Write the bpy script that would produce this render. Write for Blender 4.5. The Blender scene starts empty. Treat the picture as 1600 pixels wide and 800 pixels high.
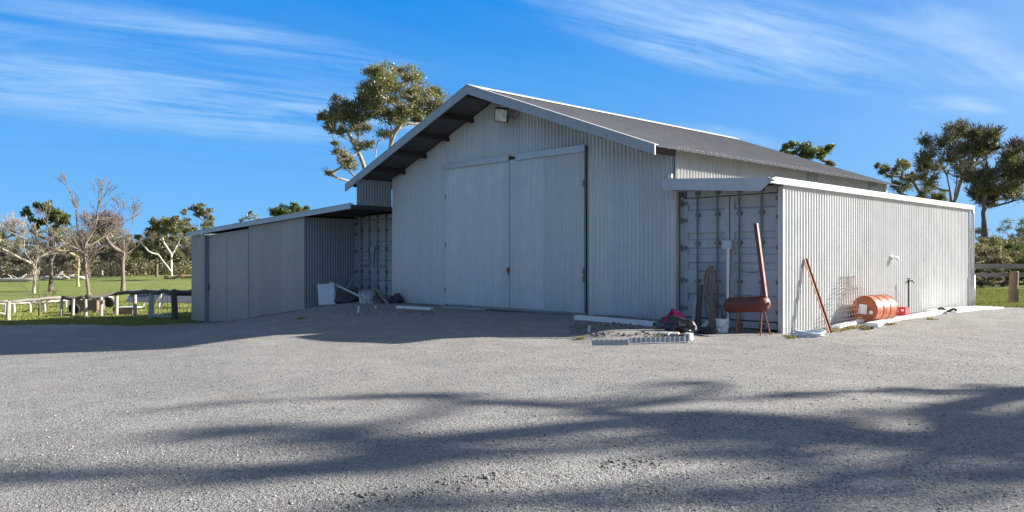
import bpy, math, random
import numpy as np
from mathutils import Vector, Matrix

random.seed(7)
rng = np.random.default_rng(7)
C = bpy.context.scene.collection
SC = bpy.context.scene
R = math.radians

# ------------------------------------------------------------------ frame of reference
# the shed stands along X (front) and Y (depth); the camera stands at the origin
EYE = 1.46
FOC = 1225.0
TH = R(46.7)
FWD = np.array([-math.sin(TH), math.cos(TH)])
RGT = np.array([math.cos(TH), math.sin(TH)])
HOR = 405.0
SUN_AZ = R(35.0)      # from +Y towards +X
SUN_EL = R(23.0)
SUN = np.array([math.cos(SUN_EL) * math.sin(SUN_AZ), math.cos(SUN_EL) * math.cos(SUN_AZ), math.sin(SUN_EL)])

def sm(t):
    t = np.clip(t, 0, 1)
    return t * t * (3 - 2 * t)

def height(x, y):
    x = np.asarray(x, float); y = np.asarray(y, float)
    lat = x * RGT[0] + y * RGT[1]
    dep = x * FWD[0] + y * FWD[1]
    g = 0.1 + 0.9 * sm((dep - 11) / 16)
    h = -1.15 * sm((-lat - 4.2) / 9.3) * g - 0.036 * np.clip(-lat - 0.5, 0, 14) * (1 - g)
    h = h + 0.10 * sm((dep - 14.5) / 3.5) * sm((lat + 9) / 5)
    h = h + 0.85 * sm((dep - 62) / 70) * sm((lat + 75) / 55)
    h = h + 6.0 * sm((dep - 200) / 900)
    h = h + 0.15 * np.exp(-(((lat - 2.35) / 0.95) ** 4 + ((dep - 14.45) / 0.85) ** 4))
    w = 0.016 * np.sin(x * 0.9 + 1.3 * np.sin(y * 0.7)) + 0.014 * np.sin(y * 1.3 + x * 0.45) + 0.007 * np.sin(x * 2.7 - y * 2.1)
    return h + w * np.clip(1.5 - dep / 400, 0, 1)

def hz(x, y):
    return float(height(x, y))

def ray(px):
    a = (px - 800) / FOC
    return FWD + a * RGT

def at(px, py, d):
    """world point seen at a photo pixel, d metres along the view axis"""
    v = ray(px) * d
    return Vector((v[0], v[1], EYE - (py - HOR) / FOC * d))

def onY(px, py, Y):
    return at(px, py, Y / ray(px)[1])

def onX(px, py, X):
    return at(px, py, X / ray(px)[0])

def ground(px, py, lift=0.0):
    d = 20.0
    lo, hi = 1.5, 400.0
    for _ in range(60):
        d = 0.5 * (lo + hi)
        p = at(px, py, d)
        if p.z > hz(p.x, p.y) + lift: lo = d
        else: hi = d
    p = at(px, py, d)
    p.z = hz(p.x, p.y) + lift
    return p

def foot(px, d):
    v = ray(px) * d
    return Vector((v[0], v[1], hz(v[0], v[1])))

# ------------------------------------------------------------------ objects
def tag(o, label=None, cat=None, group=None, kind=None):
    if label: o['label'] = label
    if cat: o['category'] = cat
    if group: o['group'] = group
    if kind: o['kind'] = kind
    return o

def thing(name, loc, label, cat, group=None):
    o = bpy.data.objects.new(name, None)
    o.empty_display_size = 0.2
    C.objects.link(o)
    o.location = loc
    return tag(o, label, cat, group)

def world_loc(o):
    v = Vector((0, 0, 0))
    while o is not None:
        v = v + Vector(o.location); o = o.parent
    return v

def mesh_obj(name, V, F, mat, parent=None, smooth=False, bevel=0.0, loc=None):
    me = bpy.data.meshes.new(name)
    V = np.asarray(V, float).reshape(-1, 3)
    if parent is not None: off = np.array(world_loc(parent))
    elif loc is not None: off = np.array(loc)
    else: off = np.zeros(3)
    V = V - off
    if isinstance(F, np.ndarray):
        n, k = F.shape
        me.vertices.add(len(V)); me.vertices.foreach_set('co', V.ravel())
        me.loops.add(n * k); me.loops.foreach_set('vertex_index', F.ravel().astype(np.int32))
        me.polygons.add(n)
        me.polygons.foreach_set('loop_start', np.arange(0, n * k, k, dtype=np.int32))
        me.polygons.foreach_set('loop_total', np.full(n, k, dtype=np.int32))
        me.update(calc_edges=True)
    else:
        me.from_pydata([tuple(v) for v in V], [], F)
        me.update()
    if smooth:
        me.polygons.foreach_set('use_smooth', np.ones(len(me.polygons), dtype=bool))
    me.materials.append(mat)
    o = bpy.data.objects.new(name, me)
    C.objects.link(o)
    if parent is not None: o.parent = parent
    elif loc is not None: o.location = loc
    if bevel > 0:
        b = o.modifiers.new('bevel', 'BEVEL'); b.width = bevel; b.segments = 2; b.limit_method = 'ANGLE'
    return o

class MB:
    """collects shapes in world space and links them as one mesh object"""
    def __init__(self): self.v = []; self.f = []
    def add(self, V, F):
        n = len(self.v)
        self.v += [tuple(p) for p in V]
        self.f += [tuple(i + n for i in f) for f in F]
        return self
    def box(self, c, s, rot=None):
        hx, hy, hzz = s[0] / 2, s[1] / 2, s[2] / 2
        vs = [Vector((x, y, z)) for z in (-hzz, hzz) for y in (-hy, hy) for x in (-hx, hx)]
        if rot is not None: vs = [rot @ v for v in vs]
        vs = [v + Vector(c) for v in vs]
        return self.add(vs, [(0, 2, 3, 1), (4, 5, 7, 6), (0, 1, 5, 4), (2, 6, 7, 3), (0, 4, 6, 2), (1, 3, 7, 5)])
    def span(self, x0, x1, y0, y1, z0, z1):
        return self.box(((x0 + x1) / 2, (y0 + y1) / 2, (z0 + z1) / 2), (abs(x1 - x0), abs(y1 - y0), abs(z1 - z0)))
    def bar(self, a, b, w, h, up=(0, 0, 1)):
        a = Vector(a); b = Vector(b); d = (b - a); L = d.length; d.normalize()
        s = d.cross(Vector(up))
        if s.length < 1e-4: s = d.cross(Vector((0, 1, 0)))
        s.normalize(); t = s.cross(d)
        m = Matrix((s, d, t)).transposed()
        return self.box((a + b) / 2, (w, L, h), m)
    def tube(self, pts, r, n=8, cap=True):
        pts = [Vector(p) for p in pts]
        rs = r if isinstance(r, (list, tuple)) else [r] * len(pts)
        V, F = tube_arrays(pts, rs, n)
        if cap:
            V = list(V); F = list(F)
            F.append(tuple(range(n - 1, -1, -1))); F.append(tuple(range(len(V) - n, len(V))))
        return self.add(V, F)
    def lathe(self, a, axis, prof, n=24):
        """prof = (distance along the axis, radius)"""
        a = Vector(a); axis = Vector(axis).normalized()
        s = axis.cross(Vector((0, 0, 1)))
        if s.length < 1e-3: s = Vector((1, 0, 0))
        s.normalize(); t = axis.cross(s)
        V = []
        for h, r in prof:
            for k in range(n):
                q = 2 * math.pi * k / n
                V.append(a + axis * h + (s * math.cos(q) + t * math.sin(q)) * r)
        F = []
        for i in range(len(prof) - 1):
            for k in range(n):
                k2 = (k + 1) % n
                F.append((i * n + k, i * n + k2, (i + 1) * n + k2, (i + 1) * n + k))
        F.append(tuple(range(n - 1, -1, -1)))
        F.append(tuple((len(prof) - 1) * n + k for k in range(n)))
        return self.add(V, F)
    def build(self, name, mat, parent=None, smooth=False, bevel=0.0, loc=None):
        return mesh_obj(name, self.v, self.f, mat, parent, smooth, bevel, loc)

def tube_arrays(pts, rs, n):
    V = []; F = []
    prev = None
    for i, p in enumerate(pts):
        if i == 0: d = pts[1] - pts[0]
        elif i == len(pts) - 1: d = pts[-1] - pts[-2]
        else: d = pts[i + 1] - pts[i - 1]
        if d.length < 1e-9: d = Vector((0, 0, 1))
        d.normalize()
        if prev is None:
            s = d.cross(Vector((0, 1, 0)))
            if s.length < 1e-2: s = d.cross(Vector((1, 0, 0)))
        else:
            s = prev - d * prev.dot(d)
            if s.length < 1e-4: s = d.orthogonal()
        s.normalize(); prev = s
        t = d.cross(s)
        for k in range(n):
            q = 2 * math.pi * k / n
            V.append(p + (s * math.cos(q) + t * math.sin(q)) * rs[i])
    for i in range(len(pts) - 1):
        for k in range(n):
            k2 = (k + 1) % n
            F.append((i * n + k, i * n + k2, (i + 1) * n + k2, (i + 1) * n + k))
    return V, F

# ------------------------------------------------------------------ materials
class NT:
    def __init__(self, tree): self.t = tree; self.n = tree.nodes; self.l = tree.links
    def new(self, typ, **kw):
        nd = self.n.new(typ)
        for k, v in kw.items():
            if k == 'ins':
                for kk, vv in v.items():
                    sock = nd.inputs[kk]
                    if isinstance(vv, bpy.types.NodeSocket): self.l.new(vv, sock)
                    else: sock.default_value = vv
            else: setattr(nd, k, v)
        return nd
    def mix(self, fac, a, b, blend='MIX'):
        nd = self.n.new('ShaderNodeMix'); nd.data_type = 'RGBA'; nd.blend_type = blend
        for s, v in ((nd.inputs['Factor'], fac), (nd.inputs['A'], a), (nd.inputs['B'], b)):
            pass
        ins = [nd.inputs[0], nd.inputs[6], nd.inputs[7]]
        for s, v in zip(ins, (fac, a, b)):
            if isinstance(v, bpy.types.NodeSocket): self.l.new(v, s)
            elif isinstance(v, (tuple, list)): s.default_value = (*v[:3], 1)
            else: s.default_value = v
        return nd.outputs[2]
    def noise(self, vec, scale, detail=4, rough=0.55, dist=0.0):
        nd = self.new('ShaderNodeTexNoise', ins={'Scale': scale, 'Detail': detail, 'Roughness': rough, 'Distortion': dist})
        if vec is not None: self.l.new(vec, nd.inputs['Vector'])
        return nd.outputs['Fac']
    def ramp(self, fac, lo, hi):
        nd = self.new('ShaderNodeMapRange', ins={'From Min': lo, 'From Max': hi})
        nd.clamp = True
        self.l.new(fac, nd.inputs['Value'])
        return nd.outputs['Result']
    def math(self, op, a, b=0.0):
        nd = self.n.new('ShaderNodeMath'); nd.operation = op
        for i, v in enumerate((a, b)):
            if isinstance(v, bpy.types.NodeSocket): self.l.new(v, nd.inputs[i])
            else: nd.inputs[i].default_value = v
        return nd.outputs[0]
    def mapping(self, vec, scale=(1, 1, 1), rot=(0, 0, 0), loc=(0, 0, 0)):
        nd = self.new('ShaderNodeMapping', ins={'Scale': scale, 'Rotation': rot, 'Location': loc})
        self.l.new(vec, nd.inputs['Vector'])
        return nd.outputs['Vector']

def newmat(name):
    m = bpy.data.materials.new(name); m.use_nodes = True
    nt = NT(m.node_tree)
    b = m.node_tree.nodes['Principled BSDF']
    return m, nt, b

def coords(nt):
    return nt.new('ShaderNodeTexCoord').outputs['Object']

def bump(nt, b, h, strength, dist):
    nd = nt.new('ShaderNodeBump', ins={'Strength': strength, 'Distance': dist})
    nt.l.new(h, nd.inputs['Height']); nt.l.new(nd.outputs['Normal'], b.inputs['Normal'])

def weathered(name, col, rough=0.5, metal=0.0, vary=0.18, stain=None, stain_lo=0.55, stain_hi=0.75, streak=True, scale=1.0, bmp=0.15, spec=0.5, sheets=0.0):
    m, nt, b = newmat(name)
    co = coords(nt)
    n1 = nt.noise(co, 2.2 * scale, 5, 0.6)
    c = nt.mix(nt.ramp(n1, 0.25, 0.75), [x * (1 - vary) for x in col], [min(1, x * (1 + vary)) for x in col])
    if streak:
        n2 = nt.noise(nt.mapping(co, (7 * scale, 7 * scale, 0.35)), 1.0, 4, 0.6)
        c = nt.mix(nt.math('MULTIPLY', nt.ramp(n2, 0.45, 0.8), 0.45), c, [x * 0.72 for x in col])
    if stain is not None:
        n3 = nt.noise(nt.mapping(co, (3 * scale, 3 * scale, 1.4 * scale)), 1.3, 6, 0.65, 0.4)
        c = nt.mix(nt.ramp(n3, stain_lo, stain_hi), c, stain)
    if sheets:
        sx = nt.new('ShaderNodeSeparateXYZ'); nt.l.new(co, sx.inputs[0])
        idx = nt.math('FLOOR', nt.math('DIVIDE', nt.math('ADD', sx.outputs['X'], sx.outputs['Y']), 0.76))
        wn = nt.new('ShaderNodeTexWhiteNoise'); wn.noise_dimensions = '1D'; nt.l.new(idx, wn.inputs['W'])
        c = nt.mix(nt.math('MULTIPLY', wn.outputs['Value'], sheets), c, [x * 0.55 for x in col])
        vo = nt.new('ShaderNodeTexVoronoi', ins={'Scale': 2.3, 'Randomness': 1.0}); nt.l.new(co, vo.inputs['Vector'])
        spk = nt.math('LESS_THAN', vo.outputs['Distance'], 0.055)
        c = nt.mix(nt.math('MULTIPLY', spk, 0.45), c, (0.8, 0.8, 0.8))
    n4 = nt.noise(co, 38 * scale, 3, 0.6)
    c = nt.mix(0.25, c, nt.mix(n4, (0.0, 0.0, 0.0), (1, 1, 1)), 'OVERLAY')
    nt.l.new(c, b.inputs['Base Color'])
    b.inputs['Metallic'].default_value = metal
    b.inputs['Specular IOR Level'].default_value = spec
    r = nt.new('ShaderNodeMapRange', ins={'From Min': 0.3, 'From Max': 0.7, 'To Min': max(0.05, rough - 0.1), 'To Max': min(1, rough + 0.12)})
    nt.l.new(n1, r.inputs['Value']); nt.l.new(r.outputs['Result'], b.inputs['Roughness'])
    if bmp: bump(nt, b, nt.noise(co, 60 * scale, 4, 0.6), bmp, 0.004)
    return m

M = {}
M['zinc'] = weathered('zinc_sheet', (0.57, 0.585, 0.59), 0.38, 0.3, 0.12, (0.36, 0.34, 0.31), 0.68, 0.95, sheets=0.3)
M['zinc_door'] = weathered('zinc_door_sheet', (0.60, 0.615, 0.62), 0.38, 0.3, 0.12, (0.40, 0.37, 0.34), 0.68, 0.95, sheets=0.3)
M['zinc_side'] = weathered('cream_sheet', (0.63, 0.625, 0.595), 0.5, 0.0, 0.06, (0.50, 0.46, 0.40), 0.66, 0.95, sheets=0.16)
M['panel'] = weathered('flat_grey_sheet', (0.39, 0.355, 0.325), 0.38, 0.25, 0.12, (0.28, 0.25, 0.22), 0.58, 0.85, sheets=0.25)
M['shaded_zinc'] = weathered('shaded_rib_sheet', (0.30, 0.31, 0.32), 0.5, 0.2, 0.10)  # darker zinc: shade on return walls and edging is in the colour
M['roof'] = weathered('grey_roof_sheet', (0.12, 0.118, 0.117), 0.55, 0.1, 0.15, (0.2, 0.17, 0.14), 0.7, 1.0, streak=False)
M['trim'] = weathered('grey_flashing', (0.33, 0.345, 0.36), 0.45, 0.15, 0.08)
M['trim_pale'] = weathered('pale_flashing', (0.44, 0.46, 0.485), 0.42, 0.2, 0.08)
M['white_trim'] = weathered('white_trim', (0.54, 0.54, 0.53), 0.45, 0.0, 0.06)
M['timber_dark'] = weathered('dark_rafter_timber', (0.055, 0.05, 0.047), 0.8, 0.0, 0.2)
M['container'] = weathered('container_paint', (0.41, 0.44, 0.46), 0.5, 0.0, 0.10, (0.20, 0.13, 0.09), 0.70, 0.88)
M['rod'] = weathered('lock_rod_steel', (0.18, 0.175, 0.175), 0.5, 0.3, 0.2, (0.16, 0.09, 0.06), 0.5, 0.75)
M['gasket_and_gap'] = weathered('black_rubber_and_gap', (0.03, 0.03, 0.032), 0.8, 0, 0.2)  # rubber seals, and the darkness of gaps put into the colour
M['rust'] = weathered('rusty_steel', (0.30, 0.12, 0.055), 0.75, 0.0, 0.3, (0.14, 0.06, 0.035), 0.45, 0.7, scale=3)
M['rust_dark'] = weathered('old_rusty_wire', (0.15, 0.085, 0.06), 0.8, 0.0, 0.3)
M['tank'] = weathered('red_oxide_paint', (0.17, 0.042, 0.028), 0.55, 0.0, 0.15, (0.30, 0.12, 0.07), 0.60, 0.78, scale=4)
M['drum'] = weathered('orange_drum_paint', (0.44, 0.105, 0.04), 0.5, 0.0, 0.25, (0.20, 0.065, 0.03), 0.46, 0.62, scale=2.5)
M['drum_end'] = weathered('shaded_rusted_drum_end', (0.34, 0.095, 0.03), 0.65, 0.0, 0.25, (0.33, 0.2, 0.05), 0.55, 0.75, scale=4)  # base darker than the shell: shade on the sunless end put into colour
M['white'] = weathered('white_paint', (0.80, 0.80, 0.78), 0.5, 0.0, 0.06, (0.55, 0.52, 0.48), 0.62, 0.85, scale=2)
M['pale_blue'] = weathered('pale_blue_plastic', (0.62, 0.68, 0.76), 0.4, 0.0, 0.08, streak=False)
M['galv'] = weathered('galvanised_steel', (0.50, 0.52, 0.54), 0.42, 0.35, 0.12)
M['wood_grey'] = weathered('weathered_timber', (0.22, 0.20, 0.175), 0.85, 0.0, 0.25, (0.18, 0.16, 0.14), 0.5, 0.8, scale=2)
M['wood_pale'] = weathered('pale_post_timber', (0.44, 0.40, 0.34), 0.85, 0.0, 0.25, (0.22, 0.195, 0.165), 0.55, 0.8, scale=2)
M['wood_dark'] = weathered('dark_timber', (0.11, 0.09, 0.075), 0.85, 0.0, 0.3, scale=2)
M['wood_brown'] = weathered('brown_timber', (0.22, 0.15, 0.10), 0.85, 0.0, 0.3, scale=2)
M['rope'] = weathered('brown_rope', (0.30, 0.235, 0.19), 0.9, 0.0, 0.25, scale=4)
M['pink'] = weathered('pink_plastic', (0.62, 0.05, 0.16), 0.5, 0.0, 0.2, streak=False)
M['red'] = weathered('red_plastic', (0.60, 0.035, 0.045), 0.45, 0.0, 0.12, streak=False)
M['black'] = weathered('black_plastic', (0.025, 0.025, 0.027), 0.6, 0.0, 0.2)
M['black_bag'] = weathered('black_plastic_bag', (0.035, 0.034, 0.036), 0.35, 0.0, 0.3, streak=False, scale=3)
M['dark_rag'] = weathered('dark_rag', (0.07, 0.065, 0.065), 0.9, 0.0, 0.35, scale=3)
M['solar'] = weathered('grey_mesh_panel', (0.16, 0.17, 0.19), 0.55, 0.1, 0.1)
M['concrete'] = weathered('concrete', (0.42, 0.40, 0.37), 0.9, 0.0, 0.15)

def lamp_glass():
    m, nt, b = newmat('lamp_glass')
    co = coords(nt)
    c = nt.mix(nt.ramp(nt.noise(co, 9, 3), 0.35, 0.65), (0.45, 0.46, 0.42), (0.85, 0.87, 0.80))
    nt.l.new(c, b.inputs['Base Color']); b.inputs['Roughness'].default_value = 0.12
    return m
M['lamp_glass'] = lamp_glass()

def gravel_mat():
    m, nt, b = newmat('gravel')
    co = coords(nt)
    v1 = nt.new('ShaderNodeTexVoronoi', ins={'Scale': 95.0, 'Randomness': 1.0}); nt.l.new(co, v1.inputs['Vector'])
    v2 = nt.new('ShaderNodeTexVoronoi', ins={'Scale': 42.0, 'Randomness': 1.0}); nt.l.new(co, v2.inputs['Vector'])
    sep1 = nt.new('ShaderNodeSeparateColor'); nt.l.new(v1.outputs['Color'], sep1.inputs[0])
    sep2 = nt.new('ShaderNodeSeparateColor'); nt.l.new(v2.outputs['Color'], sep2.inputs[0])
    fine = nt.noise(co, 170, 4, 0.7)
    # chips of stone, every one its own grey
    c = nt.mix(sep1.outputs[0], (0.17, 0.162, 0.152), (0.90, 0.86, 0.80))
    c = nt.mix(nt.ramp(sep1.outputs[1], 0.86, 0.9), c, (0.12, 0.115, 0.11))
    c = nt.mix(nt.ramp(sep1.outputs[2], 0.93, 0.95), c, (0.60, 0.52, 0.44))
    c = nt.mix(nt.math('MULTIPLY', nt.ramp(sep2.outputs[1], 0.9, 0.93), 0.8), c, (0.14, 0.135, 0.13))
    c = nt.mix(nt.math('MULTIPLY', nt.ramp(sep2.outputs[2], 0.94, 0.96), 0.7), c, (0.62, 0.60, 0.57))
    c = nt.mix(nt.ramp(fine, 0.3, 0.75), nt.mix(0.6, c, (0.15, 0.15, 0.15)), c)
    m1 = nt.ramp(nt.noise(nt.mapping(co, loc=(5.3, 1.1, 0)), 34, 3, 0.65), 0.36, 0.64)
    m2 = nt.ramp(nt.noise(nt.mapping(co, loc=(1.3, 8.1, 0)), 11, 4, 0.7), 0.36, 0.64)
    c = nt.mix(nt.math('MULTIPLY', m1, 0.5), c, nt.mix(0.62, c, (0.10, 0.096, 0.09)))
    c = nt.mix(nt.math('MULTIPLY', m2, 0.45), c, nt.mix(0.5, c, (0.12, 0.115, 0.108)))
    # packed fines, wheel-worn patches and a little clay
    big = nt.noise(co, 0.33, 5, 0.6, 0.6)
    mid = nt.noise(co, 1.4, 5, 0.62, 0.3)
    c = nt.mix(nt.math('MULTIPLY', nt.ramp(mid, 0.42, 0.70), 0.40), c, (0.50, 0.475, 0.44))
    c = nt.mix(nt.math('MULTIPLY', nt.ramp(big, 0.42, 0.7), 0.45), c, (0.27, 0.255, 0.235))
    clay = nt.noise(nt.mapping(co, (1, 1, 1), loc=(3.1, 7.7, 0)), 0.55, 6, 0.7, 0.8)
    c = nt.mix(nt.math('MULTIPLY', nt.ramp(clay, 0.60, 0.76), 0.55), c, (0.43, 0.335, 0.25))
    dark = nt.noise(nt.mapping(co, (1, 1, 1), loc=(13.1, 2.7, 0)), 7.5, 5, 0.75, 0.4)
    c = nt.mix(nt.math('MULTIPLY', nt.ramp(dark, 0.62, 0.8), 0.4), c, (0.15, 0.145, 0.14))
    nt.l.new(c, b.inputs['Base Color'])
    b.inputs['Roughness'].default_value = 0.95
    b.inputs['Specular IOR Level'].default_value = 0.15
    h = nt.math('ADD', nt.math('MULTIPLY', v1.outputs['Distance'], -0.5), nt.math('MULTIPLY', v2.outputs['Distance'], -0.5))
    h = nt.math('ADD', h, nt.math('MULTIPLY', fine, 0.45))
    h = nt.math('ADD', h, nt.math('MULTIPLY', nt.noise(co, 18, 6, 0.75), 0.6))
    h = nt.math('ADD', h, nt.math('MULTIPLY', m1, -0.35))
    bump(nt, b, h, 1.0, 0.02)
    return m
M['gravel'] = gravel_mat()

def grass_ground_mat():
    m, nt, b = newmat('paddock_grass')
    co = coords(nt)
    n1 = nt.noise(co, 0.12, 5, 0.6, 0.5)
    n2 = nt.noise(co, 1.3, 5, 0.65)
    n3 = nt.noise(co, 22, 4, 0.7)
    c = nt.mix(nt.ramp(n2, 0.3, 0.7), (0.18, 0.235, 0.05), (0.30, 0.335, 0.10))
    c = nt.mix(nt.ramp(n1, 0.45, 0.68), c, (0.30, 0.29, 0.12))
    c = nt.mix(nt.ramp(n3, 0.35, 0.7), nt.mix(0.5, c, (0.05, 0.08, 0.015)), c)
    nt.l.new(c, b.inputs['Base Color'])
    b.inputs['Roughness'].default_value = 0.95
    b.inputs['Specular IOR Level'].default_value = 0.1
    h = nt.math('ADD', n3, nt.math('MULTIPLY', n2, 2.0))
    bump(nt, b, h, 0.8, 0.06)
    return m
M['grass'] = grass_ground_mat()

def leaf_mat(name, a, bcol, trans=0.35, gloss=0.04):
    m = bpy.data.materials.new(name); m.use_nodes = True
    nt = NT(m.node_tree); nt.n.clear()
    geo = nt.new('ShaderNodeNewGeometry')
    co = coords(nt)
    n1 = nt.noise(co, 0.55, 3, 0.6)
    f = nt.math('ADD', nt.math('MULTIPLY', geo.outputs['Random Per Island'], 0.6), nt.math('MULTIPLY', nt.ramp(n1, 0.3, 0.7), 0.4))
    c = nt.mix(f, a, bcol)
    d = nt.new('ShaderNodeBsdfDiffuse'); nt.l.new(c, d.inputs['Color'])
    t = nt.new('ShaderNodeBsdfTranslucent'); nt.l.new(nt.mix(0.35, c, (0.30, 0.32, 0.06)), t.inputs['Color'])
    g = nt.new('ShaderNodeBsdfGlossy', ins={'Roughness': 0.45, 'Color': (0.8, 0.85, 0.9, 1)})
    mx = nt.new('ShaderNodeMixShader', ins={0: trans}); nt.l.new(d.outputs[0], mx.inputs[1]); nt.l.new(t.outputs[0], mx.inputs[2])
    mx2 = nt.new('ShaderNodeMixShader', ins={0: gloss}); nt.l.new(mx.outputs[0], mx2.inputs[1]); nt.l.new(g.outputs[0], mx2.inputs[2])
    out = nt.new('ShaderNodeOutputMaterial'); nt.l.new(mx2.outputs[0], out.inputs['Surface'])
    return m
M['leaf_gum'] = leaf_mat('gum_leaves', (0.085, 0.095, 0.033), (0.29, 0.275, 0.105))
M['leaf_dark'] = leaf_mat('dark_leaves', (0.055, 0.062, 0.03), (0.20, 0.19, 0.095))
M['leaf_olive'] = leaf_mat('olive_leaves', (0.10, 0.098, 0.042), (0.27, 0.24, 0.105))
M['leaf_brown'] = leaf_mat('brown_leaves', (0.12, 0.092, 0.062), (0.31, 0.245, 0.17), 0.5)
M['leaf_green'] = leaf_mat('green_leaves', (0.055, 0.085, 0.018), (0.14, 0.18, 0.045))
M['grass_blade'] = leaf_mat('grass_blades', (0.17, 0.19, 0.05), (0.31, 0.32, 0.11), 0.2, 0.0)
M['bark_pale'] = weathered('pale_bark', (0.55, 0.50, 0.43), 0.85, 0, 0.2, (0.27, 0.21, 0.16), 0.55, 0.8)
M['bark_mid'] = weathered('fawn_bark', (0.36, 0.31, 0.25), 0.88, 0, 0.25, (0.2, 0.16, 0.12), 0.5, 0.75)
M['bark_twig'] = weathered('dead_wood', (0.21, 0.165, 0.135), 0.9, 0, 0.25, (0.12, 0.09, 0.075), 0.5, 0.75)
M['bark_grey'] = weathered('grey_bark', (0.24, 0.21, 0.18), 0.9, 0, 0.25, (0.12, 0.10, 0.085), 0.5, 0.75)
M['bark_dark'] = weathered('brown_bark', (0.16, 0.125, 0.10), 0.9, 0, 0.3, (0.3, 0.25, 0.2), 0.6, 0.85)
M['bark_tan'] = weathered('tan_bark', (0.42, 0.31, 0.17), 0.85, 0, 0.2, (0.2, 0.15, 0.1), 0.6, 0.85)

# ------------------------------------------------------------------ ground
def gravel_sd(x, y):
    lat = x * RGT[0] + y * RGT[1]; dep = x * FWD[0] + y * FWD[1]
    B = 31.4 + (22.4 - 31.4) * sm((lat + 5) / 17)
    sd = np.minimum(B - dep, dep + 14)
    sd = np.minimum(sd, 34 - np.abs(lat))
    return sd + 0.30 * np.sin(x * 1.1 + y * 0.4) + 0.18 * np.sin(y * 2.3 - x * 1.7) + 0.1 * np.sin(x * 5.1 + y * 3.3)

def polar_grid(rmin, rmax, growth, angs):
    rs = [rmin]
    while rs[-1] < rmax: rs.append(rs[-1] * growth)
    rs = np.array(rs)
    A, Rr = np.meshgrid(angs, rs)
    x = Rr * (np.cos(A) * FWD[0] + np.sin(A) * RGT[0])
    y = Rr * (np.cos(A) * FWD[1] + np.sin(A) * RGT[1])
    nr, na = x.shape
    i = np.arange(nr - 1)[:, None] * na + np.arange(na - 1)[None, :]
    F = np.stack([i, i + na, i + na + 1, i + 1], -1).reshape(-1, 4)
    return x.ravel(), y.ravel(), F

fine = np.radians(np.arange(-42, 42.01, 0.4))
coarse_r = np.radians(np.arange(44, 316.1, 4.0))
angs = np.concatenate([fine, coarse_r, [fine[0] + 2 * math.pi]])
x, y, F = polar_grid(0.4, 3500, 1.022, angs)
z = height(x, y) - 0.012
V = np.stack([x, y, z], -1)
tag(mesh_obj('paddock_ground', V, F, M['grass'], smooth=True), kind='structure')
x, y, F = polar_grid(0.4, 48, 1.016, angs)
sd = gravel_sd(x, y)
z = height(x, y) - 0.012 + np.clip(sd * 0.09, -0.06, 0.022)
keep = (sd[F] > -0.9).all(1)
tag(mesh_obj('gravel_yard', np.stack([x, y, z], -1), F[keep], M['gravel'], smooth=True), kind='structure')

# loose stones lying on the yard
def stones(name, n, zone, rlo, rhi, mat):
    ico_v = []; t = (1 + 5 ** 0.5) / 2
    for a, b in ((-1, t), (1, t), (-1, -t), (1, -t)):
        ico_v.append((a, b, 0))
    for a, b in ((-1, t), (1, t), (-1, -t), (1, -t)):
        ico_v.append((0, a, b))
    for a, b in ((-1, t), (1, t), (-1, -t), (1, -t)):
        ico_v.append((b, 0, a))
    ico_v = np.array([ico_v[i] for i in range(12)], float)
    order = np.array([(-1, t, 0), (1, t, 0), (-1, -t, 0), (1, -t, 0), (0, -1, t), (0, 1, t), (0, -1, -t), (0, 1, -t), (t, 0, -1), (t, 0, 1), (-t, 0, -1), (-t, 0, 1)])
    ico = order / np.linalg.norm(order[0])
    fi = np.array([(0, 11, 5), (0, 5, 1), (0, 1, 7), (0, 7, 10), (0, 10, 11), (1, 5, 9), (5, 11, 4), (11, 10, 2), (10, 7, 6), (7, 1, 8), (3, 9, 4), (3, 4, 2), (3, 2, 6), (3, 6, 8), (3, 8, 9), (4, 9, 5), (2, 4, 11), (6, 2, 10), (8, 6, 7), (9, 8, 1)])
    P = zone(n); n = len(P)
    r = rlo + (rhi - rlo) * rng.random(n) ** 3
    sc = r[:, None] * (0.7 + 0.6 * rng.random((n, 3))); sc[:, 2] *= 0.65
    q = rng.random(n) * 2 * math.pi
    v = ico[None] * (1 + 0.25 * rng.standard_normal((n, 12, 1)))
    v = v * sc[:, None, :]
    c, s = np.cos(q)[:, None], np.sin(q)[:, None]
    vx = v[..., 0] * c - v[..., 1] * s; vy = v[..., 0] * s + v[..., 1] * c
    zz = height(P[:, 0], P[:, 1]) + 0.01 + sc[:, 2] * 0.35
    W = np.stack([vx + P[:, :1], vy + P[:, 1:2], v[..., 2] + zz[:, None]], -1).reshape(-1, 3)
    Fs = (fi[None] + (np.arange(n) * 12)[:, None, None]).reshape(-1, 3)
    return mesh_obj(name, W, Fs, mat)

def stone_mat():
    m, nt, b = newmat('loose_stone')
    geo = nt.new('ShaderNodeNewGeometry')
    c = nt.mix(geo.outputs['Random Per Island'], (0.12, 0.115, 0.11), (0.46, 0.44, 0.41))
    nt.l.new(c, b.inputs['Base Color']); b.inputs['Roughness'].default_value = 0.9
    return m
M['stone'] = stone_mat()
M['dark_stone'] = weathered('dark_stone', (0.19, 0.175, 0.16), 0.95, 0, 0.3)

def yard_zone(n):
    dep = 3.4 * (30 / 3.4) ** rng.random(n)
    lat = (rng.random(n) - 0.5) * 1.5 * dep
    P = dep[:, None] * FWD + lat[:, None] * RGT
    ok = gravel_sd(P[:, 0], P[:, 1]) > 0.2
    ok &= ~((P[:, 1] > 14.2) & (P[:, 0] > -24) & (P[:, 0] < -7.4)) & ~((P[:, 1] > 12.9) & (P[:, 0] < -23.8))
    return P[ok]
o = stones('loose_gravel', 22000, yard_zone, 0.003, 0.011, M['stone'])
tag(o, 'loose grey stones scattered over the gravel yard', 'gravel', kind='stuff')

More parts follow.
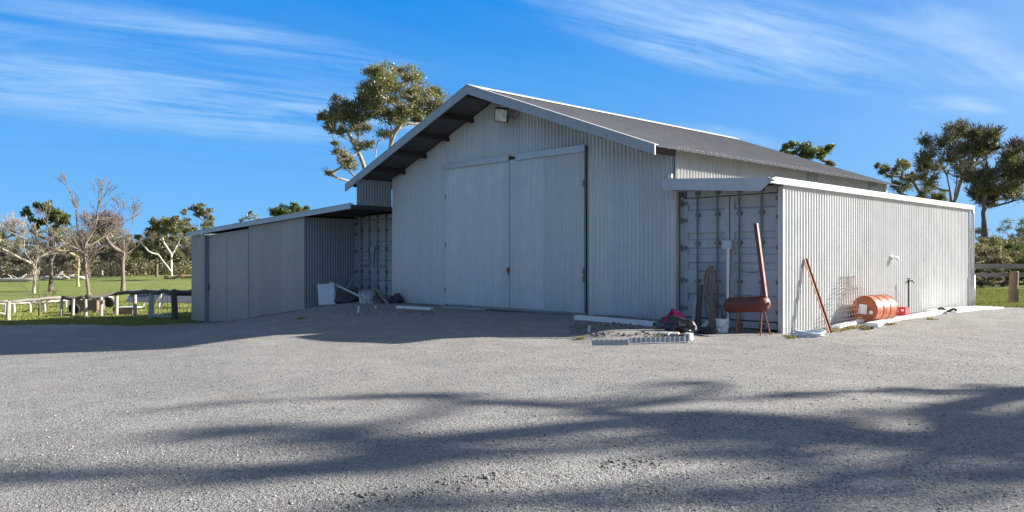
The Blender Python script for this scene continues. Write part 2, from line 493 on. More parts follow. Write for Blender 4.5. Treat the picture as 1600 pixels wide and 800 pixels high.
def rubble_zone(n):
    out = []
    for (px0, px1, py0, py1, k) in ((890, 1010, 503, 526, 0.55), (520, 680, 480, 494, 0.3), (1010, 1080, 520, 535, 0.15)):
        for _ in range(int(n * k)):
            g = ground(rng.uniform(px0, px1), rng.uniform(py0, py1)); out.append((g.x, g.y))
    return np.array(out)
def scuff_zone(n):
    out = []
    for _ in range(n):
        t = rng.random()
        g = ground(545 + 250 * t + rng.normal() * 22, 786 - 46 * t ** 1.3 + rng.normal() * 6.0); out.append((g.x, g.y))
    for _ in range(n // 2):
        g = ground(rng.uniform(940, 1040), 726 + rng.normal() * 4); out.append((g.x, g.y))
    return np.array(out)
o = stones('scuffed_gravel', 170, scuff_zone, 0.005, 0.016, M['dark_stone'])
tag(o, 'dark turned-over gravel scuffed up in the foreground', 'gravel', kind='stuff')
o = stones('rubble', 900, rubble_zone, 0.010, 0.038, M['dark_stone'])  # dark stone colour stands in for shade over the mound
tag(o, 'broken stone rubble on the gravel below the shed front', 'rubble', kind='stuff')

def grass_blades(n, hlo, hhi, zone):
    P = zone(n); n = len(P)
    q = rng.random(n) * 2 * math.pi
    h = hlo + (hhi - hlo) * rng.random(n)
    w = 0.012 + 0.02 * rng.random(n)
    lean = (rng.random((n, 2)) - 0.5) * 1.1 * h[:, None]
    zz = height(P[:, 0], P[:, 1]) - 0.02
    a = np.stack([P[:, 0] - np.cos(q) * w, P[:, 1] - np.sin(q) * w, zz], -1)
    b = np.stack([P[:, 0] + np.cos(q) * w, P[:, 1] + np.sin(q) * w, zz], -1)
    c = np.stack([P[:, 0] + lean[:, 0], P[:, 1] + lean[:, 1], zz + h], -1)
    W = np.stack([a, b, c], 1).reshape(-1, 3)
    return W, np.arange(n * 3).reshape(-1, 3)

def foot_zone(n):
    t = rng.random(n); k = rng.integers(0, 4, n)
    X = np.select([k == 0, k == 1, k == 2], [-20.7 + 10.7 * t, -33.5 + 9.5 * t, -7.42 + np.abs(rng.normal(0, 0.12, n))], -10 + 2.5 * t)
    Y = np.select([k == 0, k == 1, k == 2], [14.2 - np.abs(rng.normal(0, 0.16, n)), 12.9 - np.abs(rng.normal(0, 0.16, n)), 14.4 + 11 * t], 14.3 - np.abs(rng.normal(0, 0.2, n)))
    return np.stack([X, Y], -1)
o = stones('wall_foot_stones', 2600, foot_zone, 0.006, 0.03, M['dark_stone'])
tag(o, 'dark stones and soil washed against the foot of the walls', 'stones', kind='stuff')
def tuft_zone(n):
    cs = [ground(px, py) for px, py in ((1302, 519), (1318, 517), (1330, 514.5), (1345, 513), (1352, 515.5), (1240, 529), (1455, 500), (1030, 531), (905, 531), (640, 489), (470, 499), (1390, 508))]
    i = rng.integers(0, len(cs), n)
    P = np.array([(c.x, c.y) for c in cs])[i]
    return P + rng.normal(0, 0.05, (n, 2))
M['dry_grass'] = leaf_mat('dry_grass', (0.28, 0.22, 0.09), (0.42, 0.35, 0.16), 0.2, 0.0)
W, Fg = grass_blades(900, 0.03, 0.11, tuft_zone)
tag(mesh_obj('dry_tufts', W, Fg, M['dry_grass']), 'small dry yellow grass tufts at the foot of the walls', 'grass', kind='stuff')

# grass blades at the yard's edges
def edge_zone(n):
    out = []
    k = n // 2
    dep = 22 + 14 * rng.random(k) ** 1.5; lat = dep * (0.52 + 0.22 * rng.random(k))
    out.append(dep[:, None] * FWD + lat[:, None] * RGT)
    dep = 30.5 + 20 * rng.random(k) ** 1.5; lat = -dep * (0.36 + 0.34 * rng.random(k))
    out.append(dep[:, None] * FWD + lat[:, None] * RGT)
    P = np.concatenate(out)
    sdv = gravel_sd(P[:, 0], P[:, 1])
    ok = (sdv < 0.1)
    ok &= ~((P[:, 0] > -34) & (P[:, 0] < -7.3) & (P[:, 1] > 12.8) & (P[:, 1] < 26.3))
    return P[ok]
W, Fg = grass_blades(70000, 0.03, 0.10, edge_zone)
tag(mesh_obj('grass', W, Fg, M['grass_blade']), 'short green grass beyond the edge of the gravel yard', 'grass', kind='stuff')

# ------------------------------------------------------------------ sheet metal
def corrugated(A0, A1, B0, B1, n, pitch=0.118, amp=0.023, seg=10, prof='sine', topfn=None):
    """ribbed sheet; ribs run from edge A0-A1 to edge B0-B1, n is the outward normal"""
    A0, A1, B0, B1, n = (np.array(q, float) for q in (A0, A1, B0, B1, n))
    L = np.linalg.norm(A1 - A0)
    N = max(2, int(round(L / pitch * seg)))
    t = np.linspace(0, 1, N + 1)
    ph = t * L / pitch
    if prof == 'sine': off = amp * np.sin(2 * math.pi * ph)
    elif prof == 'rib':
        fr = ph % 1.0
        off = amp * np.clip(np.minimum(fr - 0.05, 0.30 - fr) * 12, 0, 1)
    else:
        fr = ph % 1.0
        off = amp * np.clip(np.minimum(fr, 0.36 - fr) * 18, 0, 1)
    a = A0 + (A1 - A0) * t[:, None] + n * off[:, None]
    b = B0 + (B1 - B0) * t[:, None] + n * off[:, None]
    if topfn is not None:
        b[:, 2] = topfn(b[:, 0], b[:, 1])
    V = np.concatenate([a, b])
    i = np.arange(N)
    F = np.stack([i, i + 1, i + 1 + N + 1, i + N + 1], -1)
    return V, F

# ------------------------------------------------------------------ main shed
Y0 = 14.33
XL, XR = -20.76, -10.06
YB = 25.8
RX, RZ = -15.56, 5.94
EL, ER, EZ = -21.5, -9.62, 3.76
RY0, RY1 = 13.1, 26.1
SL = (RZ - EZ) / (RX - EL)
def roof_z(x, y=None):
    return RZ - np.abs(np.asarray(x) - RX) * SL

shed = thing('farm_shed', (RX, Y0, 0.1), 'large gabled grey corrugated iron shed with double sliding doors', 'shed')
def wall_top(x, y): return roof_z(x) - 0.03
V, F = corrugated((XL, Y0, -0.6), (XR + 0.08, Y0, -0.6), (XL, Y0, 4), (XR + 0.08, Y0, 4), (0, -1, 0), topfn=wall_top)
mesh_obj('front_wall', V, F, M['zinc'], shed, smooth=True)
V, F = corrugated((XR, Y0 + 0.03, -0.3), (XR, YB, -0.3), (XR, Y0 + 0.03, 3.93), (XR, YB, 3.93), (1, 0, 0))
side = mesh_obj('side_wall', V, F, M['zinc_side'], shed, smooth=True)
V, F = corrugated((XL, YB, -0.6), (XL, 13.02, -0.6), (XL, YB, 3.98), (XL, 13.02, 3.98), (-1, 0, 0))
# the left side wall runs forward of the front as a wing under the eave; only its top is sheeted there
V, F = corrugated((XL, YB, -1.0), (XL, Y0 + 0.03, -1.0), (XL, YB, 3.98), (XL, Y0 + 0.03, 3.98), (-1, 0, 0))
mesh_obj('side_wall', V, F, M['zinc'], shed, smooth=True)
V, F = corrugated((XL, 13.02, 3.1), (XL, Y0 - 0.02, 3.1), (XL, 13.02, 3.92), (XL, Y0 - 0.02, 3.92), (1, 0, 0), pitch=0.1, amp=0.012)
mesh_obj('wing_wall', V, F, M['shaded_zinc'], shed, smooth=True)
V, F = corrugated((XR, YB, -0.3), (XL, YB, -0.3), (XR, YB, 4), (XL, YB, 4), (0, 1, 0), topfn=wall_top)
mesh_obj('back_wall', V, F, M['zinc'], shed, smooth=True)
# roof slopes
for sgn, ex in ((1, ER), (-1, EL)):
    n = np.array([sgn * SL, 0, 1.0]); n /= np.linalg.norm(n)
    A0 = (RX, RY0, RZ); A1 = (RX, RY1, RZ); B0 = (ex, RY0, EZ); B1 = (ex, RY1, EZ)
    V, F = corrugated(A0, A1, B0, B1, n, pitch=0.30, amp=0.014, seg=20, prof='rib')
    rf = mesh_obj('roof', V, F, M['roof'], shed, smooth=False)
    if sgn == 1:
        mb = MB()
        V = []
        for yy in (RY0 - 0.03, RY1 + 0.02):
            V += [(RX - 0.17, yy, RZ - 0.17 * SL + 0.035), (RX, yy, RZ + 0.055), (RX + 0.17, yy, RZ - 0.17 * SL + 0.035),
                  (RX + 0.17, yy, RZ - 0.17 * SL + 0.027), (RX, yy, RZ + 0.047), (RX - 0.17, yy, RZ - 0.17 * SL + 0.027)]
        mb.add(V, [(i, (i + 1) % 6, 6 + (i + 1) % 6, 6 + i) for i in range(6)] + [(5, 4, 3, 2, 1, 0), (6, 7, 8, 9, 10, 11)])
        mb.build('ridge_cap', M['white_trim'], rf)
# barge boards along the two rakes of the front gable, each with a bright folded cap
for sgn, ex in ((1, ER), (-1, EL)):
    mb = MB(); H = 0.235
    x0, z0, x1, z1 = RX, RZ + 0.03, ex - (0.0 if sgn > 0 else 0.0), EZ + 0.03
    V = []
    for yy in (RY0 - 0.045, RY0 - 0.012):
        V += [(x0, yy, z0), (x1, yy, z1), (x1, yy, z1 - H + 0.03), (x0, yy, z0 - H)]
    mb.add(V, [(0, 1, 2, 3), (7, 6, 5, 4), (0, 4, 5, 1), (1, 5, 6, 2), (2, 6, 7, 3), (3, 7, 4, 0)])
    bb = mb.build('barge_board', M['trim'], shed)
    mb = MB()
    V = []
    for yy in (RY0 - 0.055, RY0 + 0.09):
        V += [(x0, yy, z0 + 0.006), (x1, yy, z1 + 0.006), (x1, yy, z1 + 0.018), (x0, yy, z0 + 0.018)]
    mb.add(V, [(3, 2, 1, 0), (4, 5, 6, 7), (1, 5, 4, 0)[::-1], (2, 6, 5, 1)[::-1], (3, 7, 6, 2)[::-1], (0, 4, 7, 3)[::-1]])
    mb.build('barge_cap', M['white_trim'], bb)
    V = []
# purlins under the front overhang
for sgn in (1, -1):
    for k in range(6):
        xx = RX + sgn * (0.15 + k * 1.08)
        zz = float(roof_z(xx)) - 0.12
        MB().box((xx, (RY0 + Y0 - 0.03) / 2 + 0.01, zz), (0.065, Y0 - RY0 - 0.05, 0.16), Matrix.Rotation(sgn * math.atan(SL), 3, 'Y')).build('purlin', M['timber_dark'], shed)
# lining boards between the purlins
# sliding doors
DX0, DX1, DXM = -17.93, -12.57, -15.2
for a, b in ((DX0, DXM - 0.012), (DXM + 0.012, DX1)):
    V, F = corrugated((a, Y0 - 0.075, 0.17), (b, Y0 - 0.075, 0.17), (a, Y0 - 0.075, 4.10), (b, Y0 - 0.075, 4.10), (0, -1, 0))
    d = mesh_obj('sliding_door', V, F, M['zinc_door'], shed, smooth=True)
    mb = MB()
    mb.span(a, a + 0.035, Y0 - 0.088, Y0 - 0.03, 0.16, 4.10).span(b - 0.035, b, Y0 - 0.088, Y0 - 0.03, 0.16, 4.10)
    mb.span(a + 0.035, b - 0.035, Y0 - 0.07, Y0 - 0.03, 0.155, 0.2)
    mb.build('door_frame', M['zinc'], d)
    if a == DX0:
        MB().span(DXM - 0.075, DXM - 0.02, Y0 - 0.13, Y0 - 0.09, 1.12, 1.24).tube([(DXM - 0.05, Y0 - 0.11, 1.12), (DXM - 0.05, Y0 - 0.115, 1.04)], 0.012).build('door_latch', M['rust'], d)
        for zz in (0.5, 1.8, 3.2):
            MB().tube([(a + 0.01, Y0 - 0.10, zz), (a + 0.01, Y0 - 0.10, zz + 0.14)], 0.018).build('hinge', M['rod'], d)
    else:
        for zz in (0.9, 1.1, 3.2):
            MB().tube([(b - 0.01, Y0 - 0.10, zz), (b - 0.01, Y0 - 0.10, zz + 0.16)], 0.02).build('hinge', M['rod'], d)
# shade of the door-edge gaps put into near-black and dark jamb strips
MB().span(DX1 + 0.012, DX1 + 0.032, Y0 - 0.04, Y0 - 0.012, 0.0, 4.2).build('door_jamb', M['gasket_and_gap'], shed)
MB().span(DX0 - 0.05, DX0 - 0.02, Y0 - 0.04, Y0 - 0.012, 0.0, 4.2).build('door_jamb', M['rod'], shed)
for a, b, z0, z1, tz in ((DX0 - 0.04, DXM + 0.0, 4.07, 4.22, 0.0), (DXM + 0.27, DX1 + 0.05, 4.05, 4.22, 0.0)):
    MB().span(a, b, Y0 - 0.15, Y0 - 0.10, z0, z1).span(a, b, Y0 - 0.099, Y0 - 0.012, z1 - 0.02, z1 - 0.002).build('door_track_cover', M['galv'], shed, bevel=0.004)
MB().span(DX0, DX1, Y0 - 0.095, Y0 - 0.04, 4.11, 4.17).build('door_track', M['gasket_and_gap'], shed)
MB().span(DX0 - 0.1, DX1 + 0.05, Y0 - 0.35, Y0 - 0.02, -0.1, 0.098).build('door_sill', M['wood_dark'], shed)
# louvred vents and little block under the right eave
for yy, w in ((20.86, 0.62), (24.85, 0.55)):
    mb = MB().span(XR + 0.012, XR + 0.035, yy - w / 2, yy + w / 2, 3.58, 3.90)
    for k in range(7):
        mb.span(XR + 0.035, XR + 0.06, yy - w / 2 + 0.02 + k * (w - 0.06) / 6.5, yy - w / 2 + 0.055 + k * (w - 0.06) / 6.5, 3.59, 3.89)
    mb.build('wall_vent', M['galv'], shed)
MB().span(XR - 0.005, XR + 0.028, Y0 - 0.022, Y0 + 0.06, 3.0, 3.85).build('corner_trim', M['trim'], shed)
MB().box((XR - 0.02, Y0 - 0.07, 3.27), (0.11, 0.1, 0.10)).build('junction_box', M['white'], shed, bevel=0.008)
MB().span(XR + 0.02, XR + 0.08, YB - 0.1, YB + 0.02, 2.9, 3.9).build('corner_trim', M['white_trim'], shed)

# floodlight in the gable
fl = Vector(onY(783, 180, Y0 - 0.45))
lamp = thing('flood_light', fl, 'square floodlight mounted high under the gable', 'floodlight')
rot = Matrix.Rotation(R(33), 3, 'Z') @ Matrix.Rotation(R(20), 3, 'X') @ Matrix.Rotation(R(10), 3, 'Y')
def L(v): return fl + rot @ Vector(v)
MB().box(L((0, 0.06, 0)), (0.37, 0.12, 0.37), rot).build('lamp_housing', M['black'], lamp, bevel=0.02)
MB().box(L((0, -0.008, 0)), (0.31, 0.02, 0.31), rot).build('lamp_glass', M['lamp_glass'], lamp)
MB().tube([L((-0.19, 0.06, 0)), L((-0.2, 0.05, 0.24)), L((0.2, 0.05, 0.24)), L((0.19, 0.06, 0))], 0.012).tube([L((0, 0.05, 0.24)), (fl.x + 0.05, fl.y + 0.1, float(roof_z(fl.x)) - 0.02)], 0.02).build('lamp_bracket', M['galv'], lamp)
MB().tube([L((0.1, 0.12, 0.05)), (fl.x + 0.25, fl.y + 0.3, fl.z - 0.1), (fl.x + 0.3, Y0 - 0.02, fl.z + 0.15)], 0.008).build('lamp_cable', M['black'], lamp)

# ------------------------------------------------------------------ left lean-to
LY = 12.95
LX0, LX1 = -33.6, -23.9
def lroof(x): return 3.14 + (np.asarray(x) - XL) * 0.0435
lean = thing('side_shed', (-28.5, LY, -0.6), 'low flat fronted grey shed with sliding door on the left side', 'shed')
def ltop(x, y=None): return lroof(x) - 0.13
# corner return in plain sheet, sliding door set back, fixed panels, ribbed return wall
def flat_sheet(x0, x1, yy, zb0, zb1, name, mat, ribs=0.0, parent=None):
    V, F = corrugated((x0, yy, zb0), (x1, yy, zb1), (x0, yy, 2), (x1, yy, 2), (0, -1, 0), pitch=0.118, amp=0.012, seg=8, topfn=lambda x, y: ltop(x))
    return mesh_obj(name, V, F, mat, parent or lean, smooth=True)
flat_sheet(LX0, -32.25, LY, -2.0, -2.0, 'front_panel', M['panel'], 0.45)
MB().span(-32.25, -32.22, LY - 0.01, LY + 0.35, -2.0, 2.45).build('door_post', M['trim'], lean)
V, F = corrugated((-32.2, LY + 0.16, -1.12), (-28.15, LY + 0.16, -0.85), (-32.2, LY + 0.16, 2), (-28.15, LY + 0.16, 2), (0, -1, 0), pitch=0.118, amp=0.012, topfn=lambda x, y: ltop(x) - 0.10)
sd_ = mesh_obj('sliding_door', V, F, M['panel'], lean, smooth=True)
for xx in (-30.4,):
    MB().span(xx - 0.007, xx + 0.007, LY + 0.145, LY + 0.156, -0.9, 2.35).build('seam', M['rod'], sd_)
MB().span(-32.15, -32.09, LY + 0.10, LY + 0.15, 0.2, 0.42).build('door_handle', M['rod'], sd_)
MB().bar((-32.2, LY + 0.12, float(ltop(-32.2)) - 0.09), (-28.1, LY + 0.12, float(ltop(-28.1)) - 0.09), 0.05, 0.03).build('door_track', M['white_trim'], lean)
MB().span(-32.2, -28.1, LY + 0.5, LY + 0.52, -2.0, 2.4).build('gap_backing', M['gasket_and_gap'], lean)  # near-black sheet whose colour makes the darkness seen past the door
for a, b in ((-28.15, -27.05), (-27.05, -25.35), (-25.35, LX1)):
    flat_sheet(a + 0.006, b - 0.006, LY + 0.02 if a != -27.05 else LY + 0.026, -2.0, -1.0, 'front_panel', M['panel'], 0.28)
MB().span(-28.17, -28.13, LY - 0.012, LY + 0.15, -1.2, 2.6).build('door_jamb', M['trim'], lean)
MB().span(LX1 - 0.035, LX1 + 0.012, LY - 0.005, LY + 0.04, -0.6, 2.85).build('corner_trim', M['trim'], lean)
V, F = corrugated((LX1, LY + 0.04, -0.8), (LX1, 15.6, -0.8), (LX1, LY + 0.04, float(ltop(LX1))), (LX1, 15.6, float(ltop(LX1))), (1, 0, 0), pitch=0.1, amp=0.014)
mesh_obj('return_wall', V, F, M['shaded_zinc'], lean, smooth=True)
V, F = corrugated((LX0, 25.6, -2), (LX0, LY, -2), (LX0, 25.6, float(ltop(LX0))), (LX0, LY, float(ltop(LX0))), (-1, 0, 0))
mesh_obj('side_wall', V, F, M['zinc'], lean, smooth=True)
V, F = corrugated((LX1, 25.6, -2), (LX0, 25.6, -2), (LX1, 25.6, 2), (LX0, 25.6, 2), (0, 1, 0), topfn=lambda x, y: ltop(x))
mesh_obj('back_wall', V, F, M['zinc'], lean, smooth=True)
lx0 = LX0 - 0.15
V, F = corrugated((lx0, 12.83, float(lroof(lx0)) - 0.01), (lx0, 25.8, float(lroof(lx0)) - 0.01), (XL + 0.0, 12.83, float(lroof(XL)) - 0.01), (XL, 25.8, float(lroof(XL)) - 0.01), (0, 0, 1), pitch=0.19, amp=0.012)
mesh_obj('roof', V, F, M['roof'], lean, smooth=True)
mb = MB(); V = []
for yy in (12.79, 12.825):
    V += [(lx0, yy, float(lroof(lx0)) + 0.02), (XL, yy, float(lroof(XL)) + 0.02), (XL, yy, float(lroof(XL)) - 0.14), (lx0, yy, float(lroof(lx0)) - 0.14)]
mb.add(V, [(0, 1, 2, 3)[::-1], (7, 6, 5, 4)[::-1], (0, 4, 5, 1)[::-1], (1, 5, 6, 2)[::-1], (2, 6, 7, 3)[::-1], (3, 7, 4, 0)[::-1]])
mb.build('fascia', M['trim_pale'], lean)
mb = MB(); V = []
for yy in (12.78, 12.90):
    V += [(lx0, yy, float(lroof(lx0)) + 0.026), (XL, yy, float(lroof(XL)) + 0.026), (XL, yy, float(lroof(XL)) + 0.036), (lx0, yy, float(lroof(lx0)) + 0.036)]
mb.add(V, [(0, 1, 2, 3)[::-1], (7, 6, 5, 4)[::-1], (0, 4, 5, 1)[::-1], (1, 5, 6, 2)[::-1], (2, 6, 7, 3)[::-1], (3, 7, 4, 0)[::-1]])
mb.build('fascia_cap', M['white_trim'], lean)
MB().span(XL - 0.05, XL + 0.03, 12.83, Y0 - 0.02, float(lroof(XL)) - 0.14, float(lroof(XL)) - 0.02).build('roof_end_beam', M['timber_dark'], lean)
for xx in (-23.2, -22.0):
    MB().span(xx, xx + 0.06, 12.85, 14.85, float(lroof(xx)) - 0.14, float(lroof(xx)) - 0.035).build('rafter', M['timber_dark'], lean)

# ------------------------------------------------------------------ right lean-to
WX = -7.50
FY0 = 13.78
def rroof(x): return 3.15 - (np.asarray(x) + 10.0) * 0.064
annex = thing('container_annex', (-8.7, Y0, 0.0), 'pale ribbed lean-to built over the container at the right', 'lean-to')
V, F = corrugated((WX, Y0, -0.4), (WX, 25.45, -0.4), (WX, Y0, 2.90), (WX, 25.45, 2.90), (1, 0, 0), pitch=0.118, amp=0.015)
mesh_obj('side_wall', V, F, M['zinc_side'], annex, smooth=True)
MB().span(WX - 0.09, WX + 0.016, Y0 - 0.03, Y0 - 0.004, -0.2, 2.88).span(WX - 0.016, WX + 0.016, Y0 - 0.003, Y0 + 0.05, -0.2, 2.88).build('corner_trim', M['white_trim'], annex)
V, F = corrugated((WX, 25.45, -0.4), (-10.15, 25.45, -0.4), (WX, 25.45, 2.9), (-10.15, 25.45, 2.9), (0, 1, 0))
mesh_obj('back_wall', V, F, M['zinc_side'], annex, smooth=True)
V, F = corrugated((-9.97, FY0 + 0.03, float(rroof(-9.97)) - 0.01), (-9.97, 25.5, float(rroof(-9.97)) - 0.01), (-7.47, FY0 + 0.03, float(rroof(-7.47)) - 0.01), (-7.47, 25.5, float(rroof(-7.47)) - 0.01), (0, 0, 1), pitch=0.19, amp=0.012)
mesh_obj('roof', V, F, M['roof'], annex, smooth=True)
xa, xb = -9.93, -7.42
mb = MB(); V = []
for yy in (FY0 - 0.02, FY0 + 0.02):
    V += [(xa, yy, float(rroof(xa)) + 0.025), (xb, yy, float(rroof(xb)) + 0.025), (xb - 0.02, yy, float(rroof(xb)) - 0.03), (xb - 0.27, yy, float(rroof(xb)) - 0.215), (xa, yy, float(rroof(xa)) - 0.215)]
mb.add(V, [(4, 3, 2, 1, 0), (5, 6, 7, 8, 9)] + [(i, (i + 1) % 5, 5 + (i + 1) % 5, 5 + i) for i in range(5)])
mb.build('fascia', M['trim_pale'], annex)
# gutter: an open trough with a rolled front lip
gx = -7.44
prof = [(-0.055, 0.06), (-0.055, -0.055), (0.055, -0.055), (0.06, 0.05), (0.07, 0.055), (0.072, 0.045), (0.062, 0.04), (0.058, -0.062), (-0.06, -0.062), (-0.06, 0.06)]
mb = MB(); V = []
gz0 = float(rroof(gx)) - 0.025
for yy in (FY0 - 0.02, 25.5):
    V += [(gx + a, yy, gz0 + b) for a, b in prof]
n = len(prof)
mb.add(V, [(i, (i + 1) % n, n + (i + 1) % n, n + i)[::-1] for i in range(n)] + [tuple(range(n))[::-1], tuple(range(n, 2 * n))])
gut = mb.build('gutter', M['white_trim'], annex)
mb = MB().tube([(gx + 0.02, 25.42, gz0 - 0.05), (gx + 0.03, 25.42, gz0 - 0.2), (WX + 0.09, 25.42, gz0 - 0.35), (WX + 0.09, 25.42, 1.0)], 0.045, 10).tube([(WX + 0.1, 25.42, 1.0), (WX + 0.1, 25.42, 0.0)], 0.055, 10)
mb.build('downpipe', M['galv'], annex, smooth=True)
# bearer under the front overhang
MB().span(-9.9, -7.6, FY0 + 0.3, FY0 + 0.36, 2.93, 2.975).build('bearer', M['timber_dark'], annex)

# ------------------------------------------------------------------ shipping containers
def container(x0, yd, zb, length, label):
    W, H = 2.438, 2.89
    x1 = x0 + W
    t = thing('shipping_container', ((x0 + x1) / 2, yd, zb), label, 'shipping container', 'shipping containers built into the shed')
    m = M['container']
    # steel box behind the doors: ribbed sides and roof
    mb = MB()
    V, F = corrugated((x1 - 0.03, yd + 0.16, zb + 0.15), (x1 - 0.03, yd + length, zb + 0.15), (x1 - 0.03, yd + 0.16, zb + H - 0.1), (x1 - 0.03, yd + length, zb + H - 0.1), (1, 0, 0), pitch=0.28, amp=-0.03, prof='trap')
    mb.add(V, F)
    V, F = corrugated((x0 + 0.03, yd + length, zb + 0.15), (x0 + 0.03, yd + 0.16, zb + 0.15), (x0 + 0.03, yd + length, zb + H - 0.1), (x0 + 0.03, yd + 0.16, zb + H - 0.1), (-1, 0, 0), pitch=0.28, amp=-0.03, prof='trap')
    mb.add(V, F)
    mb.span(x0 + 0.04, x1 - 0.04, yd + 0.1, yd + length, zb + H - 0.1, zb + H - 0.02)
    mb.span(x0 + 0.04, x1 - 0.04, yd + length - 0.06, yd + length, zb + 0.15, zb + H - 0.1)
    mb.span(x0, x1, yd + 0.1, yd + length, zb, zb + 0.15)
    mb.build('container_body', m, t)
    fr = MB()
    fr.span(x0, x0 + 0.09, yd - 0.0, yd + 0.16, zb + 0.12, zb + H - 0.13).span(x1 - 0.09, x1, yd, yd + 0.16, zb + 0.12, zb + H - 0.13)
    fr.span(x0 + 0.165, x1 - 0.165, yd, yd + 0.1, zb + H - 0.15, zb + H - 0.01).span(x0 + 0.165, x1 - 0.165, yd, yd + 0.1, zb + 0.005, zb + 0.14)
    frame = fr.build('door_frame', m, t, bevel=0.006)
    for xx in (x0 - 0.004, x1 - 0.158):
        for zz in (zb, zb + H - 0.125):
            cb = MB()
            # corner casting with an open slot
            cx0, cx1 = xx, xx + 0.162
            cb.span(cx0, cx0 + 0.05, yd - 0.01, yd + 0.17, zz, zz + 0.12).span(cx1 - 0.05, cx1, yd - 0.01, yd + 0.17, zz, zz + 0.12)
            cb.span(cx0 + 0.05, cx1 - 0.05, yd - 0.01, yd + 0.17, zz, zz + 0.03).span(cx0 + 0.05, cx1 - 0.05, yd - 0.01, yd + 0.17, zz + 0.09, zz + 0.12)
            cb.span(cx0 + 0.05, cx1 - 0.05, yd + 0.05, yd + 0.06, zz + 0.03, zz + 0.09)
            cb.build('corner_casting', M['rod'], t)
    lx, rx_, mid = x0 + 0.10, x1 - 0.10, (x0 + x1) / 2
    zl, zh = zb + 0.17, zb + H - 0.17
    grooves = [0.60, 1.27, 1.58, 1.90, 2.53]
    for (a, b, sgn) in ((lx, mid - 0.012, -1), (mid + 0.012, rx_, 1)):
        mb = MB()
        # flat skin with pressed horizontal channels, inside a raised border
        prof = [(zl, 0.0), (zl + 0.16, 0.0)]
        ia, ib = a + 0.09, b - 0.09
        zs = [zl]
        deps = [0.0]
        for g in grooves:
            gz = zb + g
            zs += [gz - 0.085, gz - 0.05, gz + 0.05, gz + 0.085]
            deps += [0.0, 0.036, 0.036, 0.0]
        zs.append(zh); deps.append(0.0)
        V = []; n = len(zs)
        for xx in (ia, ib):
            V += [(xx, yd + 0.012 + dd, zz) for zz, dd in zip(zs, deps)]
        F = [(i, n + i, n + i + 1, i + 1) for i in range(n - 1)]
        mb.add(V, F)
        mb.span(a, ia, yd + 0.002, yd + 0.055, zl, zh).span(ib, b, yd + 0.002, yd + 0.055, zl, zh)
        mb.span(ia, ib, yd + 0.05, yd + 0.06, zl, zh)
        door = mb.build('door', m, t)
        # rubber seal round the leaf
        g = MB().span(a - 0.008, a, yd + 0.008, yd + 0.05, zl, zh).span(b, b + 0.008, yd + 0.008, yd + 0.05, zl, zh)
        g.span(a, b, yd + 0.008, yd + 0.05, zh, zh + 0.015).span(a, b, yd + 0.008, yd + 0.05, zl - 0.015, zl)
        g.build('door_seal', M['gasket_and_gap'], door)
        for fx in ((0.33, 0.77) if sgn < 0 else (0.21, 0.66)):
            xx = a + (b - a) * fx
            rb = MB().tube([(xx, yd - 0.042, zb + 0.06), (xx, yd - 0.042, zb + H - 0.06)], 0.019, 10)
            for zz in (zb + 0.07, zb + H - 0.07):
                rb.span(xx - 0.045, xx + 0.05, yd - 0.065, yd - 0.001, zz - 0.035, zz + 0.035)
            for zz in (zb + 0.42, zb + 0.95, zb + 1.75, zb + 2.35):
                rb.span(xx - 0.05, xx + 0.05, yd - 0.06, yd + 0.0015, zz - 0.03, zz + 0.03)
            # handle
            hx = xx + (0.36 if fx < 0.5 else -0.30) 
            rb.bar((xx, yd - 0.07, zb + 1.16), (hx, yd - 0.055, zb + 1.14), 0.03, 0.018)
            rb.build('lock_rod', M['rod'], door)
        for zz in (0.35, 0.95, 1.65, 2.25, 2.62):
            hx = a - 0.0 if sgn < 0 else b
            MB().span(hx - 0.085, hx + 0.085, yd - 0.014, yd - 0.001, zb + zz - 0.04, zb + zz + 0.04).tube([(hx + sgn * 0.045, yd - 0.018, zb + zz - 0.07), (hx + sgn * 0.045, yd - 0.018, zb + zz + 0.07)], 0.016, 8).build('hinge', M['rod'], door)
    # lock box at the middle
    lb = MB().span(mid - 0.12, mid + 0.10, yd - 0.10, yd - 0.03, zb + 1.62, zb + 1.80)
    lb.span(mid - 0.03, mid + 0.03, yd - 0.085, yd - 0.03, zb + 1.10, zb + 1.62)
    lb.build('lock_box', M['galv'], t, bevel=0.006)
    return t
container(-9.97, Y0 + 0.13, 0.05, 10.9, 'shipping container under the right awning behind the red tank')
container(-23.86, 14.9, 0.08, 10.5, 'shipping container in the left recess behind the steel cabinet')

# ------------------------------------------------------------------ clutter at the right container
# red-oxide stove made from a gas bottle
tc0 = onY(1139, 477, 13.72); tc1 = onY(1196, 474.5, 13.60)
ax = (tc1 - tc0).normalized(); Lt = (tc1 - tc0).length
g0 = hz(tc1.x, tc1.y)
stove = thing('barrel_stove', (tc1.x, tc1.y, g0), 'red oxide cylinder stove on legs with a tall leaning flue', 'stove')
rt = 0.150
prof = [(-0.055, 0.03), (-0.045, 0.08), (-0.02, 0.125), (0.02, rt)] + [(0.10, rt), (Lt - 0.06, rt), (Lt - 0.05, rt + 0.006), (Lt - 0.03, rt + 0.006), (Lt - 0.02, rt), (Lt + 0.01, 0.135), (Lt + 0.05, 0.09), (Lt + 0.065, 0.03)]
MB().lathe(tc0, ax, prof, 32).build('tank', M['tank'], stove, smooth=True)
MB().lathe(tc1 + ax * 0.055, ax, [(0, 0.028), (0.04, 0.028), (0.045, 0.02)], 14).build('valve_boss', M['rust'], stove)
ft = onY(1181, 349, 13.75); fb = tc1 + Vector((0.0, 0, 0.12))
MB().bar(fb, ft, 0.072, 0.07, (0, 1, 0)).build('flue', M['tank'], stove, bevel=0.006)
